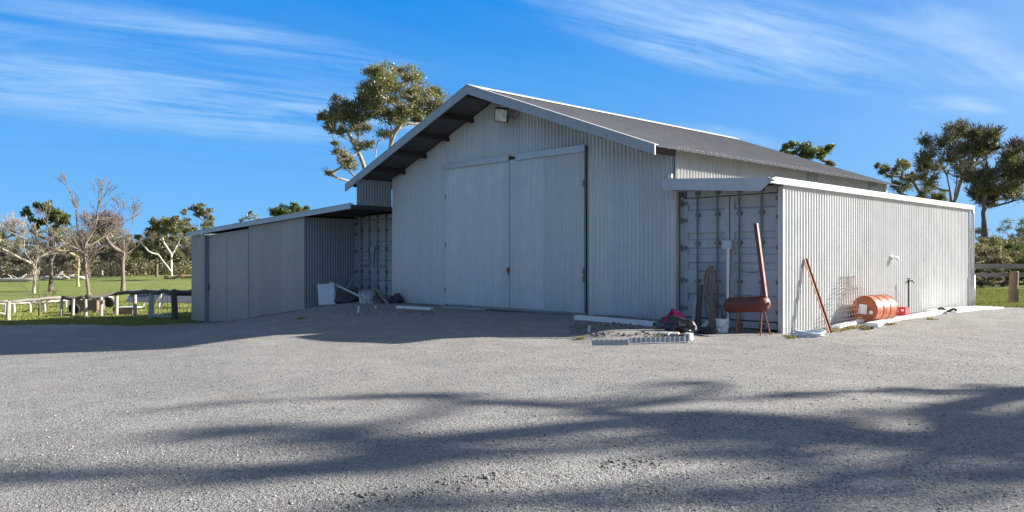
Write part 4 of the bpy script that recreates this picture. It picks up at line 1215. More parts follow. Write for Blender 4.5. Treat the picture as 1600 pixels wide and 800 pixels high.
def px_tree(name, pxb, d, trunk_px, clumps_px, leaves, leafsize, label, seed=1, depth=0.7, sat=True, **kw):
    """shape given in photo pixels at distance d, spread out in depth as far as it is wide"""
    base = foot(pxb, d)
    s = d / FOC
    rd = random.Random(seed * 31 + 5)
    def loc(px, py, w=0.0):
        # position at distance d+w keeping lateral/height in metres
        return ((px - pxb) * s, w, EYE - (py - HOR) * s - base.z)
    def stem(tp):
        out = []
        for q in tp:
            out.append(loc(q[0], q[1], q[2] if len(q) > 2 else 0.0))
        return out
    trunk = [stem(t) for t in trunk_px] if isinstance(trunk_px[0], list) else stem(trunk_px)
    span_ = max([abs(c[0] - pxb) for c in clumps_px] + [10]) * s
    cl = []
    for c in clumps_px:
        w = rd.uniform(-1, 1) * span_ * depth
        u, _, z_ = loc(c[0], c[1])
        k = 1 + w / d
        cl.append((u * k, w, (z_ - (EYE - base.z)) * k + (EYE - base.z), c[2] * s * 1.3, c[3] if len(c) > 3 else 1.0))
        if c[2] > 5 and sat:
            q = rd.uniform(0, 6.28); r2 = c[2] * s
            cl.append((u * k + r2 * 1.3 * math.cos(q), w + r2 * rd.uniform(-1.5, 1.5), cl[-1][2] + r2 * 1.0 * math.sin(q), r2 * 0.75, cl[-1][4] * 0.8))
    return tree(name, base, trunk, cl, leaves, leafsize, label, seed=seed, **kw)

# the tall gum behind the shed
hero = [(590, 120, 15), (610, 112, 16), (631, 118, 14), (584, 136, 13), (606, 132, 16), (622, 133, 12), (598, 148, 10, .6),
        (650, 134, 14), (662, 148, 14), (642, 152, 12), (676, 154, 12), (687, 163, 10), (668, 168, 13), (652, 174, 12), (640, 186, 10, .7), (660, 186, 11),
        (578, 161, 15), (598, 160, 15), (561, 166, 12), (616, 154, 11, .6), (614, 180, 15), (600, 188, 12), (627, 192, 10, .6), (585, 178, 10, .5),
        (528, 164, 12), (541, 170, 12), (517, 181, 11), (530, 184, 10, .7), (556, 190, 14), (547, 182, 11), (510, 196, 7), (566, 205, 10, .5), (536, 205, 8, .4),
        (513, 224, 4, .5), (537, 253, 8, .6), (526, 271, 4, .5), (556, 241, 10, .6), (547, 262, 8, .6), (572, 226, 9, .5), (590, 212, 9, .4), (527, 239, 5, .3)]
px_tree('gum_tree', 590, 50, [[(588, 350), (582, 300), (568, 258), (548, 215), (533, 188)], [(588, 340), (592, 300), (604, 252, 1), (607, 205, 1.2), (604, 165, 1)], [(590, 310), (602, 262, -1), (622, 215, -1.4), (640, 185, -1.6)], [(584, 290), (580, 240, 1.5), (584, 200, 2)], [(586, 330), (566, 285, -1), (545, 262, -1.5)]], hero, 62, 0.15,
        'tall many-limbed gum tree rising behind the shed roof', seed=11, r_root=0.24, bark='bark_mid', leaf='leaf_gum', twigs=13, depth=0.7, rmin=0.013, bare=(1, 0.5, 0.4))

# right-hand trees
A_ = [(1480, 212, 11), (1489, 204, 9), (1505, 210, 10), (1460, 228, 10), (1448, 244, 8), (1503, 226, 10), (1481, 240, 9, .7), (1470, 250, 7, .6), (1512, 258, 10, .7), (1457, 262, 8), (1464, 280, 6, .6), (1452, 276, 5, .6), (1495, 244, 7, .4), (1518, 236, 9, .6), (1490, 262, 7, .4)]
px_tree('gum_tree', 1495, 62, [[(1494, 360), (1486, 310), (1480, 275), (1466, 245)], [(1496, 350), (1503, 300, 1), (1506, 262, 1), (1507, 235, 1)], [(1489, 320), (1492, 280, -1), (1488, 240, -1)]], A_, 46, 0.18,
        'open grey gum tree with bare forking limbs beyond the annex', seed=23, r_root=0.2, bark='bark_grey', leaf='leaf_olive', twigs=10, depth=0.8, rmin=0.018, bare=(2, 0.5, 0.4))
B_ = [(1521, 205, 11), (1541, 212, 11), (1556, 216, 10), (1570, 215, 10), (1585, 232, 9), (1532, 236, 12), (1560, 236, 11), (1548, 226, 8, .6), (1536, 262, 14), (1560, 267, 13), (1589, 256, 8), (1576, 284, 13), (1548, 284, 14), (1528, 292, 11), (1585, 307, 12), (1560, 316, 10), (1602, 292, 12), (1608, 270, 10), (1522, 272, 10), (1513, 286, 8), (1548, 250, 11), (1572, 252, 11), (1590, 272, 11), (1540, 275, 11), (1562, 300, 12), (1545, 308, 9), (1586, 294, 11)]
px_tree('gum_tree', 1538, 54, [[(1538, 350), (1537, 310), (1543, 270), (1541, 240)], [(1538, 345), (1552, 312, 1), (1568, 290, 1.5), (1578, 255, 1.5)], [(1537, 320), (1528, 285, -1), (1524, 250, -1)]], B_, 72, 0.17,
        'dense dark gum tree at the far right above the bushes', seed=29, r_root=0.2, bark='bark_dark', leaf='leaf_dark', twigs=11, depth=0.8, rmin=0.016, bare=(2, 0.45, 0.4))
C_ = [(1365, 263, 6), (1380, 266, 8), (1393, 262, 8), (1405, 256, 6), (1402, 272, 8), (1413, 281, 8), (1430, 291, 11), (1442, 300, 11), (1426, 276, 7), (1418, 296, 9), (1450, 290, 8), (1440, 312, 10), (1460, 306, 9), (1470, 318, 9)]
px_tree('gum_tree', 1420, 76, [(1420, 350), (1419, 320), (1416, 300)], C_, 62, 0.2,
        'dark green tree peeping over the far end of the shed roof', seed=31, r_root=0.3, bark='bark_dark', leaf='leaf_dark', twigs=9)
D_ = [(1236, 227, 6), (1247, 230, 7), (1257, 232, 9), (1268, 236, 9), (1277, 243, 7), (1288, 236, 8), (1296, 235, 6), (1286, 246, 6), (1301, 255, 4), (1312, 257, 3, .6), (1262, 248, 8), (1240, 240, 6)]
px_tree('gum_tree', 1265, 72, [(1265, 330), (1266, 290), (1267, 262)], D_, 62, 0.2,
        'rounded tree top showing above the middle of the roof', seed=37, r_root=0.28, bark='bark_dark', leaf='leaf_green', twigs=9)
# tops above the left lean-to
px_tree('gum_tree', 446, 92, [(446, 400), (447, 360), (448, 342)], [(433, 331, 7), (442, 328, 7), (452, 328, 9), (464, 330, 7), (447, 338, 8), (470, 336, 6)], 60, 0.3,
        'green tree top just above the low side shed roof', seed=41, r_root=0.28, bark='bark_dark', leaf='leaf_green')
px_tree('gum_tree', 392, 96, [(392, 400), (393, 362), (393, 350)], [(380, 344, 5, .5), (390, 339, 6, .5), (400, 341, 5, .5), (372, 350, 5, .5), (408, 348, 5, .5)], 30, 0.3,
        'thin pale tree top showing over the side shed roof', seed=43, r_root=0.2, bark='bark_pale', leaf='leaf_olive')

# left paddock trees
px_tree('dead_tree', 139, 58, [[(136, 440), (131, 402), (129, 385), (121, 360), (119, 335), (113, 306)], [(136, 440), (131, 398), (134, 380), (139, 350, 1), (143, 318, 1)], [(134, 420), (131, 396), (122, 384, -1), (104, 366, -2), (98, 352, -2)], [(131, 405), (134, 388), (147, 372, 1), (168, 350, 2)], [(131, 402), (127, 392), (108, 395, -1), (95, 388, -1.5)]],
        [], 0, 0.2, 'tall bare dead tree in the paddock with spiky upright limbs', seed=51, r_root=0.20, bark='bark_twig', bare=(4, 0.75, 0.30), rmin=0.013, power=0.52)
px_tree('gum_tree', 80, 63, [[(79, 430), (80, 388), (78, 372)], [(80, 410), (83, 378, 1), (92, 352, 1)], [(80, 400), (72, 372, -1), (60, 350, -1)]],
        [(75, 321, 6), (65, 325, 6), (86, 322, 6), (95, 330, 7), (58, 333, 6), (47, 344, 6), (52, 350, 5), (70, 340, 6), (83, 338, 6), (100, 345, 7), (106, 337, 5), (62, 347, 5), (44, 354, 4), (90, 350, 6, .7), (38, 361, 3)], 46, 0.24,
        'dark crowned gum tree behind the bare dead tree', seed=53, r_root=0.19, bark='bark_dark', leaf='leaf_green', depth=0.6, bare=None)
px_tree('dead_tree', 53, 60, [[(54, 430), (58, 402), (60, 380), (70, 368, 1)], [(54, 432), (49, 412), (42, 402, -1), (26, 388, -2), (15, 378, -2)], [(56, 420), (52, 395, -1), (50, 372, -1), (33, 360, -2)], [(58, 405), (66, 392, 1), (77, 380, 2)]],
        [(12, 371, 5, .5), (22, 366, 5, .4)], 26, 0.22, 'slender pale pink stemmed tree leaning left by the fence', seed=57, r_root=0.13, bark='bark_mid', leaf='leaf_olive', bare=(4, 0.6, 0.36), rmin=0.011)
px_tree('dead_tree', 192, 64, [[(193, 425), (193, 394), (193, 370), (192, 350), (190, 330)], [(193, 400), (200, 388, 1), (212, 378, 1)], [(193, 395), (184, 384, -1), (172, 370, -1)], [(193, 380), (197, 355, 1), (199, 330, 1)], [(193, 365), (186, 340, -1), (172, 345, -2)]],
        [(165, 362, 6, .4), (174, 368, 6, .4)], 24, 0.24, 'bare straight dead tree right of the spiky one', seed=59, r_root=0.17, bark='bark_twig', leaf='leaf_olive', bare=(4, 0.66, 0.32), rmin=0.013, power=0.52)
px_tree('dead_tree', 122, 74, [[(122, 420), (123, 402), (116, 393, -1), (104, 390, -2)], [(122, 412), (126, 398, 1), (128, 388, 1)]], [], 0, 0.2,
        'short tan trunk with a broken top behind the dead tree', seed=61, r_root=0.15, bark='bark_tan', bare=(2, 0.6, 0.5), rmin=0.016)
px_tree('gum_tree', 269, 94, [[(268, 415), (267, 396), (262, 380, -1), (256, 362, -1)], [(268, 400), (273, 380, 1), (280, 362, 1)], [(268, 425), (262, 410, -1), (253, 398, -1), (244, 393, -2)]],
        [(236, 352, 7), (247, 348, 7), (259, 349, 7), (272, 348, 7), (284, 346, 6), (227, 362, 6), (240, 362, 6), (290, 354, 7), (255, 362, 6, .6), (283, 366, 6, .6), (297, 362, 6), (221, 371, 4), (264, 358, 6)], 42, 0.32,
        'white trunked spreading gum tree standing alone in the paddock', seed=63, r_root=0.21, bark='bark_pale', leaf='leaf_olive', depth=0.5)
px_tree('gum_tree', 245, 104, [(245, 410), (245, 385)], [(235, 372, 9), (248, 378, 10), (226, 380, 8), (258, 386, 9), (238, 390, 9), (250, 396, 9), (266, 376, 7), (262, 398, 8), (276, 392, 8)], 60, 0.36,
        'dense dark green tree behind the white trunked gum', seed=65, r_root=0.18, bark='bark_dark', leaf='leaf_dark')
px_tree('gum_tree', 313, 112, [[(313, 400), (311, 360), (306, 340)], [(312, 370), (318, 345, 1)]], [(300, 326, 6), (310, 324, 6), (320, 328, 6), (292, 333, 5), (326, 338, 6), (305, 336, 5), (316, 348, 6, .6), (330, 352, 6), (296, 346, 5, .6)], 38, 0.34,
        'tall airy gum tree just left of the low side shed', seed=67, r_root=0.18, bark='bark_grey', leaf='leaf_olive')
# sapling in front of the fence
px_tree('sapling', 61.5, 36, [[(61, 485), (62, 476), (58, 466, -.2), (50, 452, -.4)], [(62, 476), (66, 462, .2), (70, 452, .2)], [(61, 480), (72, 470, .2), (80, 455, .4)], [(62, 474), (62, 460), (60, 448)]], [], 0, 0.1,
        'small leafless sapling standing at the timber fence', cat='sapling', seed=71, r_root=0.07, bark='bark_dark', bare=(2, 0.28, 0.4), rmin=0.006)

# wood along the far side of the paddock: four kinds, copied
def generic(kind, seed):
    rd = random.Random(seed)
    H = {'green': 8.5, 'olive': 9.5, 'grey': 7.0, 'tall': 11.0}[kind]
    cl = []
    nC = {'green': 20, 'olive': 17, 'grey': 14, 'tall': 16}[kind]
    for k in range(nC):
        q = rd.random() * 6.28; rr_ = math.sqrt(rd.random()) * H * 0.30
        zz = H * (0.42 + 0.55 * rd.random()) if kind != 'green' else H * (0.18 + 0.78 * rd.random())
        rr_ *= 1.15 - 0.55 * (zz / H - 0.5)
        cl.append((rr_ * math.cos(q), rr_ * math.sin(q), zz, H * rd.uniform(0.08, 0.13), 1.0 if kind != 'grey' else 0.35))
    lab = {'green': 'bushy green tree in the wood across the paddock', 'olive': 'olive green gum in the wood across the paddock', 'grey': 'greyish brown twiggy tree in the wood across the paddock', 'tall': 'taller thin crowned gum in the wood across the paddock'}[kind]
    return tree('woodland_tree', Vector((0, 0, 0)), [(0, 0, H * 0.25), (0.1, 0.1, H * 0.5)], cl, 34, 0.34, lab, seed=seed, r_root=0.2, bark={'green': 'bark_dark', 'olive': 'bark_pale', 'grey': 'bark_grey', 'tall': 'bark_pale'}[kind],
                leaf={'green': 'leaf_dark', 'olive': 'leaf_olive', 'grey': 'leaf_brown', 'tall': 'leaf_gum'}[kind], twigs=8, group='trees of the far wood', bare=(2, 0.7, 0.5) if kind == 'grey' else None, rmin=0.02)
protos = {k: generic(k, 100 + i) for i, k in enumerate(('green', 'olive', 'grey', 'tall'))}
used = set()
def copy_tree(o):
    c = o.copy(); C.objects.link(c)
    for ch in o.children:
        q = ch.copy(); C.objects.link(q); q.parent = c
    return c
rd = random.Random(5)
spots = []
for px in range(-150, 335, 11):
    spots.append((px + rd.uniform(-4, 4), 118 + rd.uniform(-8, 14), None))
for px in range(-140, 340, 17):
    spots.append((px + rd.uniform(-5, 5), 140 + rd.uniform(-6, 12), None))
for px in range(1470, 2500, 24):
    spots.append((px + rd.uniform(-5, 5), 92 + rd.uniform(-6, 22), 'r'))
for px, d, s in spots:
    if s == 'r': k = rd.choice(('green', 'olive', 'green'))
    elif px < 110: k = rd.choice(('grey', 'grey', 'grey', 'olive', 'green', 'tall'))
    else: k = rd.choice(('green', 'grey', 'olive', 'grey', 'tall', 'olive'))
    o = protos[k]
    if k in used: o = copy_tree(o)
    used.add(k)
    p = foot(px, d)
    sc = rd.uniform(0.7, 1.0) * (0.72 if s == 'r' else (0.78 if px < 110 else 0.85))
    if k == 'tall': sc *= 0.95
    o.location = (p.x, p.y, p.z - 0.1); o.scale = (sc, sc, sc); o.rotation_euler = (0, 0, rd.uniform(0, 6.28))

# undergrowth of the far wood: one thick tangle of twigs and leaves nobody could count
def scrub(name, n, a, b, px0, px1, hmax, leaf, size, label, seed):
    rr = np.random.default_rng(seed)
    m = n // 26
    d = a + (b - a) * rr.random(m); px = px0 + (px1 - px0) * rr.random(m)
    lat = (px - 800) / FOC * d
    base = d[:, None] * FWD + lat[:, None] * RGT
    h = hmax * (0.25 + 0.75 * rr.random(m))
    P = []
    for k in range(26):
        off = rr.standard_normal((m, 2)) * 0.8
        xy = base + off
        z = height(xy[:, 0], xy[:, 1]) + h * rr.random(m) * np.exp(-0.25 * (off ** 2).sum(1))
        P.append(np.stack([xy[:, 0], xy[:, 1], z], -1))
    V, F = leaf_quads(np.concatenate(P), size, rr, -0.6)
    tag(mesh_obj(name, V, F, M[leaf]), label, 'undergrowth', kind='stuff')
scrub('brown_scrub', 42000, 110, 150, -200, 230, 3.2, 'leaf_brown', 0.34, 'grey brown scrub under the trees across the paddock', 501)
scrub('green_scrub', 30000, 116, 150, 90, 345, 2.6, 'leaf_olive', 0.36, 'dark green scrub under the trees across the paddock', 502)

# bushes behind the right fence
def bush(px, d, w, h, leaf, label, seed, leaves=70, n=16, size=0.13):
    rd = random.Random(seed)
    base = foot(px, d)
    cl = []
    for k in range(n):
        q = rd.random() * 6.28; rr_ = math.sqrt(rd.random()) * w / 2
        zz = h * (0.15 + 0.8 * rd.random() * (1 - 0.5 * (rr_ / (w / 2)) ** 2))
        cl.append((rr_ * math.cos(q), rr_ * math.sin(q), zz, h * rd.uniform(0.13, 0.22)))
    return tree('bush', base, [(0, 0, h * 0.15), (0.05, 0.02, h * 0.3)], cl, leaves, size, label, cat='bush', seed=seed, r_root=0.09, bark='bark_dark', leaf=leaf, twigs=8, shell=0.2, rmin=0.01)
bush(1546, 41, 2.4, 2.4, 'leaf_brown', 'reddish brown bush behind the fence near the shed corner', 81)
bush(1572, 43, 2.8, 2.7, 'leaf_olive', 'olive bush behind the fence post', 82)
bush(1602, 42, 3.0, 2.6, 'leaf_green', 'yellow green bush at the right edge behind the fence', 83)
bush(1528, 46, 3.0, 3.6, 'leaf_dark', 'tall dark bush partly hidden by the shed corner', 84, n=20)
bush(1563, 49, 3.4, 3.1, 'leaf_olive', 'tall olive bush behind the reddish brown one', 85, n=20)
bush(1592, 50, 3.4, 2.8, 'leaf_dark', 'dark green bush behind the yellow green one', 86, n=18)
bush(1640, 45, 3.2, 2.8, 'leaf_dark', 'dark bush beyond the right edge of the yard fence', 87)
bush(1680, 44, 3.0, 2.5, 'leaf_olive', 'low olive bush at the far end of the yard fence', 88)
for i, (px, d) in enumerate(((1533, 38.5), (1553, 39), (1585, 39), (1612, 38.5))):
    bush(px, d, 2.6, 0.8, 'leaf_dark' if i % 2 else 'leaf_brown', ('low brownish scrub at the foot of the tall dark bush', 'low dark scrub at the foot of the reddish bush', 'low brownish scrub below the yellow green bush', 'low dark scrub at the right edge of the grass')[i], 90 + i, leaves=50, n=12, size=0.1)

# ------------------------------------------------------------------ trees standing right of the view, whose shade falls on the yard
k_el = 1 / math.tan(SUN_EL)
sh = [  # photo pixel of the shade, half width in pixels, density
    (330, 744, 130, 1), (200, 742, 90, .7), (440, 742, 90, .9), (90, 748, 70, .5), (40, 735, 60, .4),
    (300, 677, 70, .8), (400, 674, 90, 1), (500, 678, 90, 1), (590, 700, 80, .9), (680, 712, 60, .6), (480, 690, 60, .6),
    (335, 631, 60, .45), (610, 622, 60, .6), (690, 620, 60, .7), (800, 630, 60, .6), (920, 630, 90, 1), (1010, 628, 70, .8), (1060, 600, 50, .5), (1240, 616, 90, .9), (1160, 622, 70, .5), (1390, 610, 100, .6), (1540, 606, 90, .5), (1500, 616, 60, .5), (900, 648, 50, .3),
    (860, 710, 90, .7), (960, 690, 110, 1), (1060, 682, 110, 1), (1150, 690, 120, 1), (1250, 668, 120, 1), (1350, 650, 110, 1), (1450, 640, 110, .9), (1540, 655, 110, 1), (1600, 668, 110, 1),
    (1100, 712, 120, .9), (1220, 715, 120, .6), (1340, 690, 110, .6), (1440, 700, 130, .8), (1560, 705, 130, .8), (1380, 730, 120, .8), (1500, 740, 140, .9), (1600, 740, 130, .9), (1280, 755, 130, .8), (1150, 770, 130, .9), (1020, 780, 120, .8), (930, 792, 110, .7), (1400, 775, 130, .8), (1530, 780, 110, .6), (640, 796, 90, .7), (560, 800, 70, .5), (1250, 800, 140, .8)]
tl = {0: [], 1: [], 2: []}
centers = {0: (20.5, 10.2), 1: (25.0, 11.0), 2: (23.0, 12.6)}
rd = random.Random(77)
sl = np.dot(np.array([math.sin(SUN_AZ), math.cos(SUN_AZ)]), RGT); sdp = np.dot(np.array([math.sin(SUN_AZ), math.cos(SUN_AZ)]), FWD)
for i, (px, py, hw, dn) in enumerate(sh):
    g = ground(px, py)
    lat = g.x * RGT[0] + g.y * RGT[1]; dep = g.x * FWD[0] + g.y * FWD[1]
    if px > 1250 and py > 680: dn *= 0.55
    hw *= 0.9
    which = 0 if lat > 2.2 else (1 if lat < -0.3 else 2)
    cx = centers[which][0] + rd.uniform(-1.6, 1.6)
    zc = (cx - lat) / (sl * k_el)
    r_ = max(0.24, hw * dep / FOC / 2.3)
    tl[which].append((cx, dep + sdp * k_el * zc, zc, r_, dn))
for w_, lab in ((0, 'nearest leafy gum casting shade across the yard'), (1, 'tallest leafy gum farthest right of the yard'), (2, 'middle leafy gum right of the yard')):
    cx, cy = centers[w_]
    base = Vector((*(cx * RGT + cy * FWD), 0)); base.z = hz(base.x, base.y)
    cl = [(c[0] - cx, c[1] - cy, c[2] - base.z, c[3], c[4]) for c in tl[w_]]
    tree('shade_tree', base, [(0, 0, 3.0), (0.2, 0.1, 6.2)], cl, 18, 0.125, lab, seed=200 + w_, r_root=0.25, bark='bark_pale', leaf='leaf_gum', twigs=9, rmin=0.006, shell=0.15, power=0.55, fluff=1.7)

# ------------------------------------------------------------------ fences and paddock things
def log(mb, a, b, r, seed, n=10, sag=0.03):
    rd = random.Random(seed)
    a = Vector(a); b = Vector(b)
    pts = [a.lerp(b, i / 6) + Vector((0, 0, rd.uniform(-sag, sag))) for i in range(7)]
    mb.tube(pts, [r * rd.uniform(0.85, 1.12) for _ in range(7)], n)
def post(p, h, r, mat, parent, seed, name='post'):
    rd = random.Random(seed)
    dx, dy = rd.uniform(-.03, .03), rd.uniform(-.03, .03)
    mb = MB().tube([(p.x, p.y, p.z - 0.1), (p.x, p.y, p.z + h * 0.4), (p.x + dx, p.y + dy, p.z + h * 0.97), (p.x + dx, p.y + dy, p.z + h)], [r * 1.06, r, r * 0.96, r * 0.8], 12)
    return mb.build(name, mat, parent, smooth=False)

fp = [(-40, 502, 470), (12.6, 501, 471), (96, 494, 467), (114, 495, 467), (134, 494, 466), (158, 493.5, 464), (182, 492, 460), (211, 495, 460), (236, 497, 456.5), (273, 499, 457)]
base0 = ground(182, 492)
fence = thing('timber_fence', base0, 'rough timber post and rail fence across the edge of the paddock', 'fence')
tops = []
for i, (px, pyb, pyt) in enumerate(fp):
    p = ground(px, pyb)
    d = p.x * FWD[0] + p.y * FWD[1]
    h = (pyb - pyt) * d / FOC
    w = (0.07, 0.085, 0.065, 0.065, 0.065, 0.075, 0.085, 0.085, 0.115, 0.13)[i]
    post(p, h, w, M['wood_dark'] if i == 9 else M['wood_pale'], fence, 300 + i)
    tops.append(Vector((p.x, p.y, p.z + h - 0.02)))
ends = [tops[0], tops[1], tops[2], tops[4], tops[6], tops[8], tops[9]]
for i in range(len(ends) - 1):
    mb = MB(); log(mb, ends[i] + Vector((0, -0.0, 0.04)), ends[i + 1] + Vector((0, 0, 0.04)), 0.06 if i < 2 else 0.095, 320 + i, 10, 0.05)
    mb.build('rail', M['wood_grey'] if i < 2 else M['wood_dark'], fence, smooth=True)
e2 = foot(330, (tops[9].x * FWD[0] + tops[9].y * FWD[1]) + 2.0); e2.z += tops[9].z - hz(tops[9].x, tops[9].y)
mb = MB(); log(mb, tops[9], e2, 0.12, 331); mb.build('rail', M['wood_dark'], fence, smooth=True)
for i in (1, ):
    mb = MB(); log(mb, tops[0] - Vector((0, 0, 0.45)), tops[1] - Vector((0, 0, 0.5)), 0.05, 340 + i, 8, 0.03)
    mb.build('rail', M['wood_pale'], fence, smooth=True)
# back fence
bf = [(-30, 491, 476), (8, 490, 475), (22, 489, 474), (47, 488, 473), (70, 487, 472), (103, 480, 469), (110, 478, 469), (124, 477, 467), (147, 476, 467), (168, 480, 464), (176, 478, 465)]
bfo = thing('back_fence', ground(70, 487), 'second low timber fence with thin posts behind the first', 'fence')
bt = []
for i, (px, pyb, pyt) in enumerate(bf):
    p = ground(px, pyb); d = p.x * FWD[0] + p.y * FWD[1]
    h = (pyb - pyt) * d / FOC
    post(p, h, 0.06, M['wood_pale'], bfo, 350 + i)
    bt.append(Vector((p.x, p.y, p.z + h)))
for i in range(len(bt) - 1):
    mb = MB(); log(mb, bt[i], bt[i + 1], 0.04, 370 + i, 8, 0.02); mb.build('rail', M['wood_pale'], bfo, smooth=True)
# metal gate between the two stout posts
ga, gb = tops[8], tops[9]
gt = thing('pipe_gate', Vector((ga.x, ga.y, hz(ga.x, ga.y))), 'thin metal pipe gate between the two stout fence posts', 'gate')
u = (gb - ga); 
def gp(t, hgt): 
    q = ga + u * t; return Vector((q.x, q.y, hz(q.x, q.y) + hgt))
MB().tube([gp(0.12, 0.1), gp(0.12, 1.1), gp(0.8, 1.1), gp(0.88, 1.0), gp(0.88, 0.1), gp(0.12, 0.1)], 0.022, 8).build('gate_frame', M['galv'], gt)
for t in (0.3, 0.5, 0.7):
    MB().tube([gp(t, 0.1), gp(t, 1.1)], 0.012, 6).build('gate_bar', M['galv'], gt)
MB().tube([gp(0.12, 0.12), gp(0.88, 0.3)], 0.014, 6).build('gate_brace', M['galv'], gt)
# low panel racks with white frames
for i, (pxa, pxb, d0, lab) in enumerate(((196, 244, 43, 'grey panel rack with a white top rail behind the pale fence posts'), (247, 330, 42, 'longer grey panel rack with a white top rail beside the side shed'))):
    a = foot(pxa, d0); b = foot(pxb, d0 - 0.5)
    rk = thing('panel_rack', a, lab, 'panel rack')
    back = Vector((FWD[0], FWD[1], 0)) * 0.75
    up0 = Vector((0, 0, 0.32)); up1 = Vector((0, 0, 0.80))
    V = [a + up0, b + up0, b + up1 + back, a + up1 + back]
    nrm = Vector((0, 0, 0.03))
    mb = MB(); mb.add(V + [v - nrm for v in V], [(0, 1, 2, 3), (7, 6, 5, 4), (0, 4, 5, 1), (1, 5, 6, 2), (2, 6, 7, 3), (3, 7, 4, 0)])
    mb.build('panel', M['solar'], rk)
    MB().bar(a + up1 + back + Vector((0, 0, 0.05)), b + up1 + back + Vector((0, 0, 0.07)), 0.12, 0.10).build('top_rail', M['white'], rk)
    nL = max(2, int((b - a).length / 0.75))
    for k in range(nL + 1):
        t = k / nL
        q = a.lerp(b, t)
        MB().tube([q + Vector((0, 0, 0)) - back * 0.15 + (b - a).normalized() * 0.25, q + up1 + back * 0.9 - Vector((0, 0, .02))], 0.02, 6).build('leg', M['white'], rk)
# old machinery and boxes behind the fence
p = ground(130, 488); 
tr = thing('feed_trough', p, 'brown timber feed trough behind the rough fence', 'trough')
ux = Vector((RGT[0], RGT[1], 0)); wx = Vector((FWD[0], FWD[1], 0))
mr = Matrix((ux, wx, Vector((0, 0, 1)))).transposed()
for s_ in (-1, 1):
    MB().box(p + wx * (0.4 + s_ * 0.35) + Vector((0, 0, 0.33)), (1.3, 0.05, 0.5), mr).build('side_board', M['wood_brown'], tr, bevel=0.01)
    MB().box(p + wx * 0.4 + ux * s_ * 0.63 + Vector((0, 0, 0.33)), (0.05, 0.64, 0.46), mr).build('end_board', M['wood_brown'], tr, bevel=0.01)
    MB().box(p + wx * 0.4 + ux * s_ * 0.5 + Vector((0, 0, 0.04)), (0.12, 0.6, 0.10), mr).build('skid', M['wood_dark'], tr)
MB().box(p + wx * 0.4 + Vector((0, 0, 0.13)), (1.2, 0.64, 0.04), mr).build('floor_board', M['wood_brown'], tr)
p = ground(196, 492)
cr = thing('timber_crate', p, 'brown crate with a white board on top behind the fence', 'crate')
for s_ in (-1, 1):
    MB().box(p + wx * (0.3 + s_ * 0.24) + Vector((0, 0, 0.17)), (0.62, 0.03, 0.32), mr).build('side_board', M['wood_brown'], cr)
    MB().box(p + wx * 0.3 + ux * s_ * 0.29 + Vector((0, 0, 0.17)), (0.03, 0.44, 0.32), mr).build('end_board', M['wood_brown'], cr)
MB().box(p + wx * 0.3 + Vector((0, 0, 0.35)), (1.05, 0.55, 0.035), mr).build('lid', M['white'], cr)
for i, (px, py, s_, lab) in enumerate(((184, 491, 0.22, 'dark tyre lying beside the brown crate'), (116, 491, 0.26, 'dark tyre standing left of the feed trough'), (150, 483, 0.3, 'dark tyre behind the middle of the fence'), (170, 481, 0.3, 'dark tyre nearest the panel rack'))):
    p = ground(px, py)
    c = p + Vector((0, 0, s_ * 1.0))
    axis = Vector((FWD[0], FWD[1], 0.15 + 0.1 * i)).normalized()
    w = s_ * 0.45
    tag(MB().lathe(c - axis * w / 2, axis, [(0.02, s_ * 0.55), (0, s_ * 0.7), (0.0, s_ * 0.9), (w * 0.2, s_), (w * 0.8, s_), (w, s_ * 0.9), (w, s_ * 0.7), (w - 0.02, s_ * 0.55)], 22).build('old_tyre', M['black'], loc=p), lab, 'tyre', 'old tyres in the paddock')
# fallen pale branches in the far paddock
for i, (px, py, l, lab) in enumerate(((97, 437, 5.5, 'pale fallen tree limb lying at the far edge of the paddock'), (25, 441, 4.0, 'pale fallen branch among the left woodland trunks'), (290, 436, 5.0, 'brown fallen branches near the side shed corner'))):
    p = ground(px, py)
    mb = MB(); rd = random.Random(400 + i)
    for k in range(7):
        s0 = p + ux * rd.uniform(-l / 2, l / 2) + wx * rd.uniform(-.6, .6)
        e0 = s0 + ux * rd.uniform(-1.6, 1.6) + Vector((0, 0, rd.uniform(0.1, 1.1))) + wx * rd.uniform(-.6, .6)
        log(mb, s0 + Vector((0, 0, 0.08)), e0, 0.07, 410 + k, 6, 0.08)
    log(mb, p - ux * l / 2 + Vector((0, 0, 0.2)), p + ux * l / 2 + Vector((0, 0, 0.3)), 0.2, 420 + i, 8, 0.1)
    tag(mb.build('fallen_branch', M['bark_pale'] if i < 2 else M['bark_tan'], loc=p, smooth=True), lab, 'branch')
# right fence
b0 = FWD * 24.0 + RGT * 15.3
rf_ = thing('rail_fence', Vector((b0[0], b0[1], hz(*b0))), 'dark timber rail fence on the grass right of the annex', 'fence')
pr = []
for lat in (12.0, 15.35, 18.7, 22.0):
    q = FWD * 24.0 + RGT * lat
    p = Vector((q[0], q[1], hz(*q)))
    post(p, 0.98, 0.135, M['wood_brown'], rf_, int(lat * 10))
    pr.append(p)
for i in range(len(pr) - 1):
    for h, mat, w in ((1.13, M['wood_grey'], 0.15), (0.86, M['wood_grey'], 0.12)):
        a = pr[i] + Vector((FWD[0], FWD[1], 0)) * 0.16 + Vector((0, 0, h)); b = pr[i + 1] + Vector((FWD[0], FWD[1], 0)) * 0.16 + Vector((0, 0, h))
        MB().bar(a, b, 0.05, w).build('rail', mat, rf_)

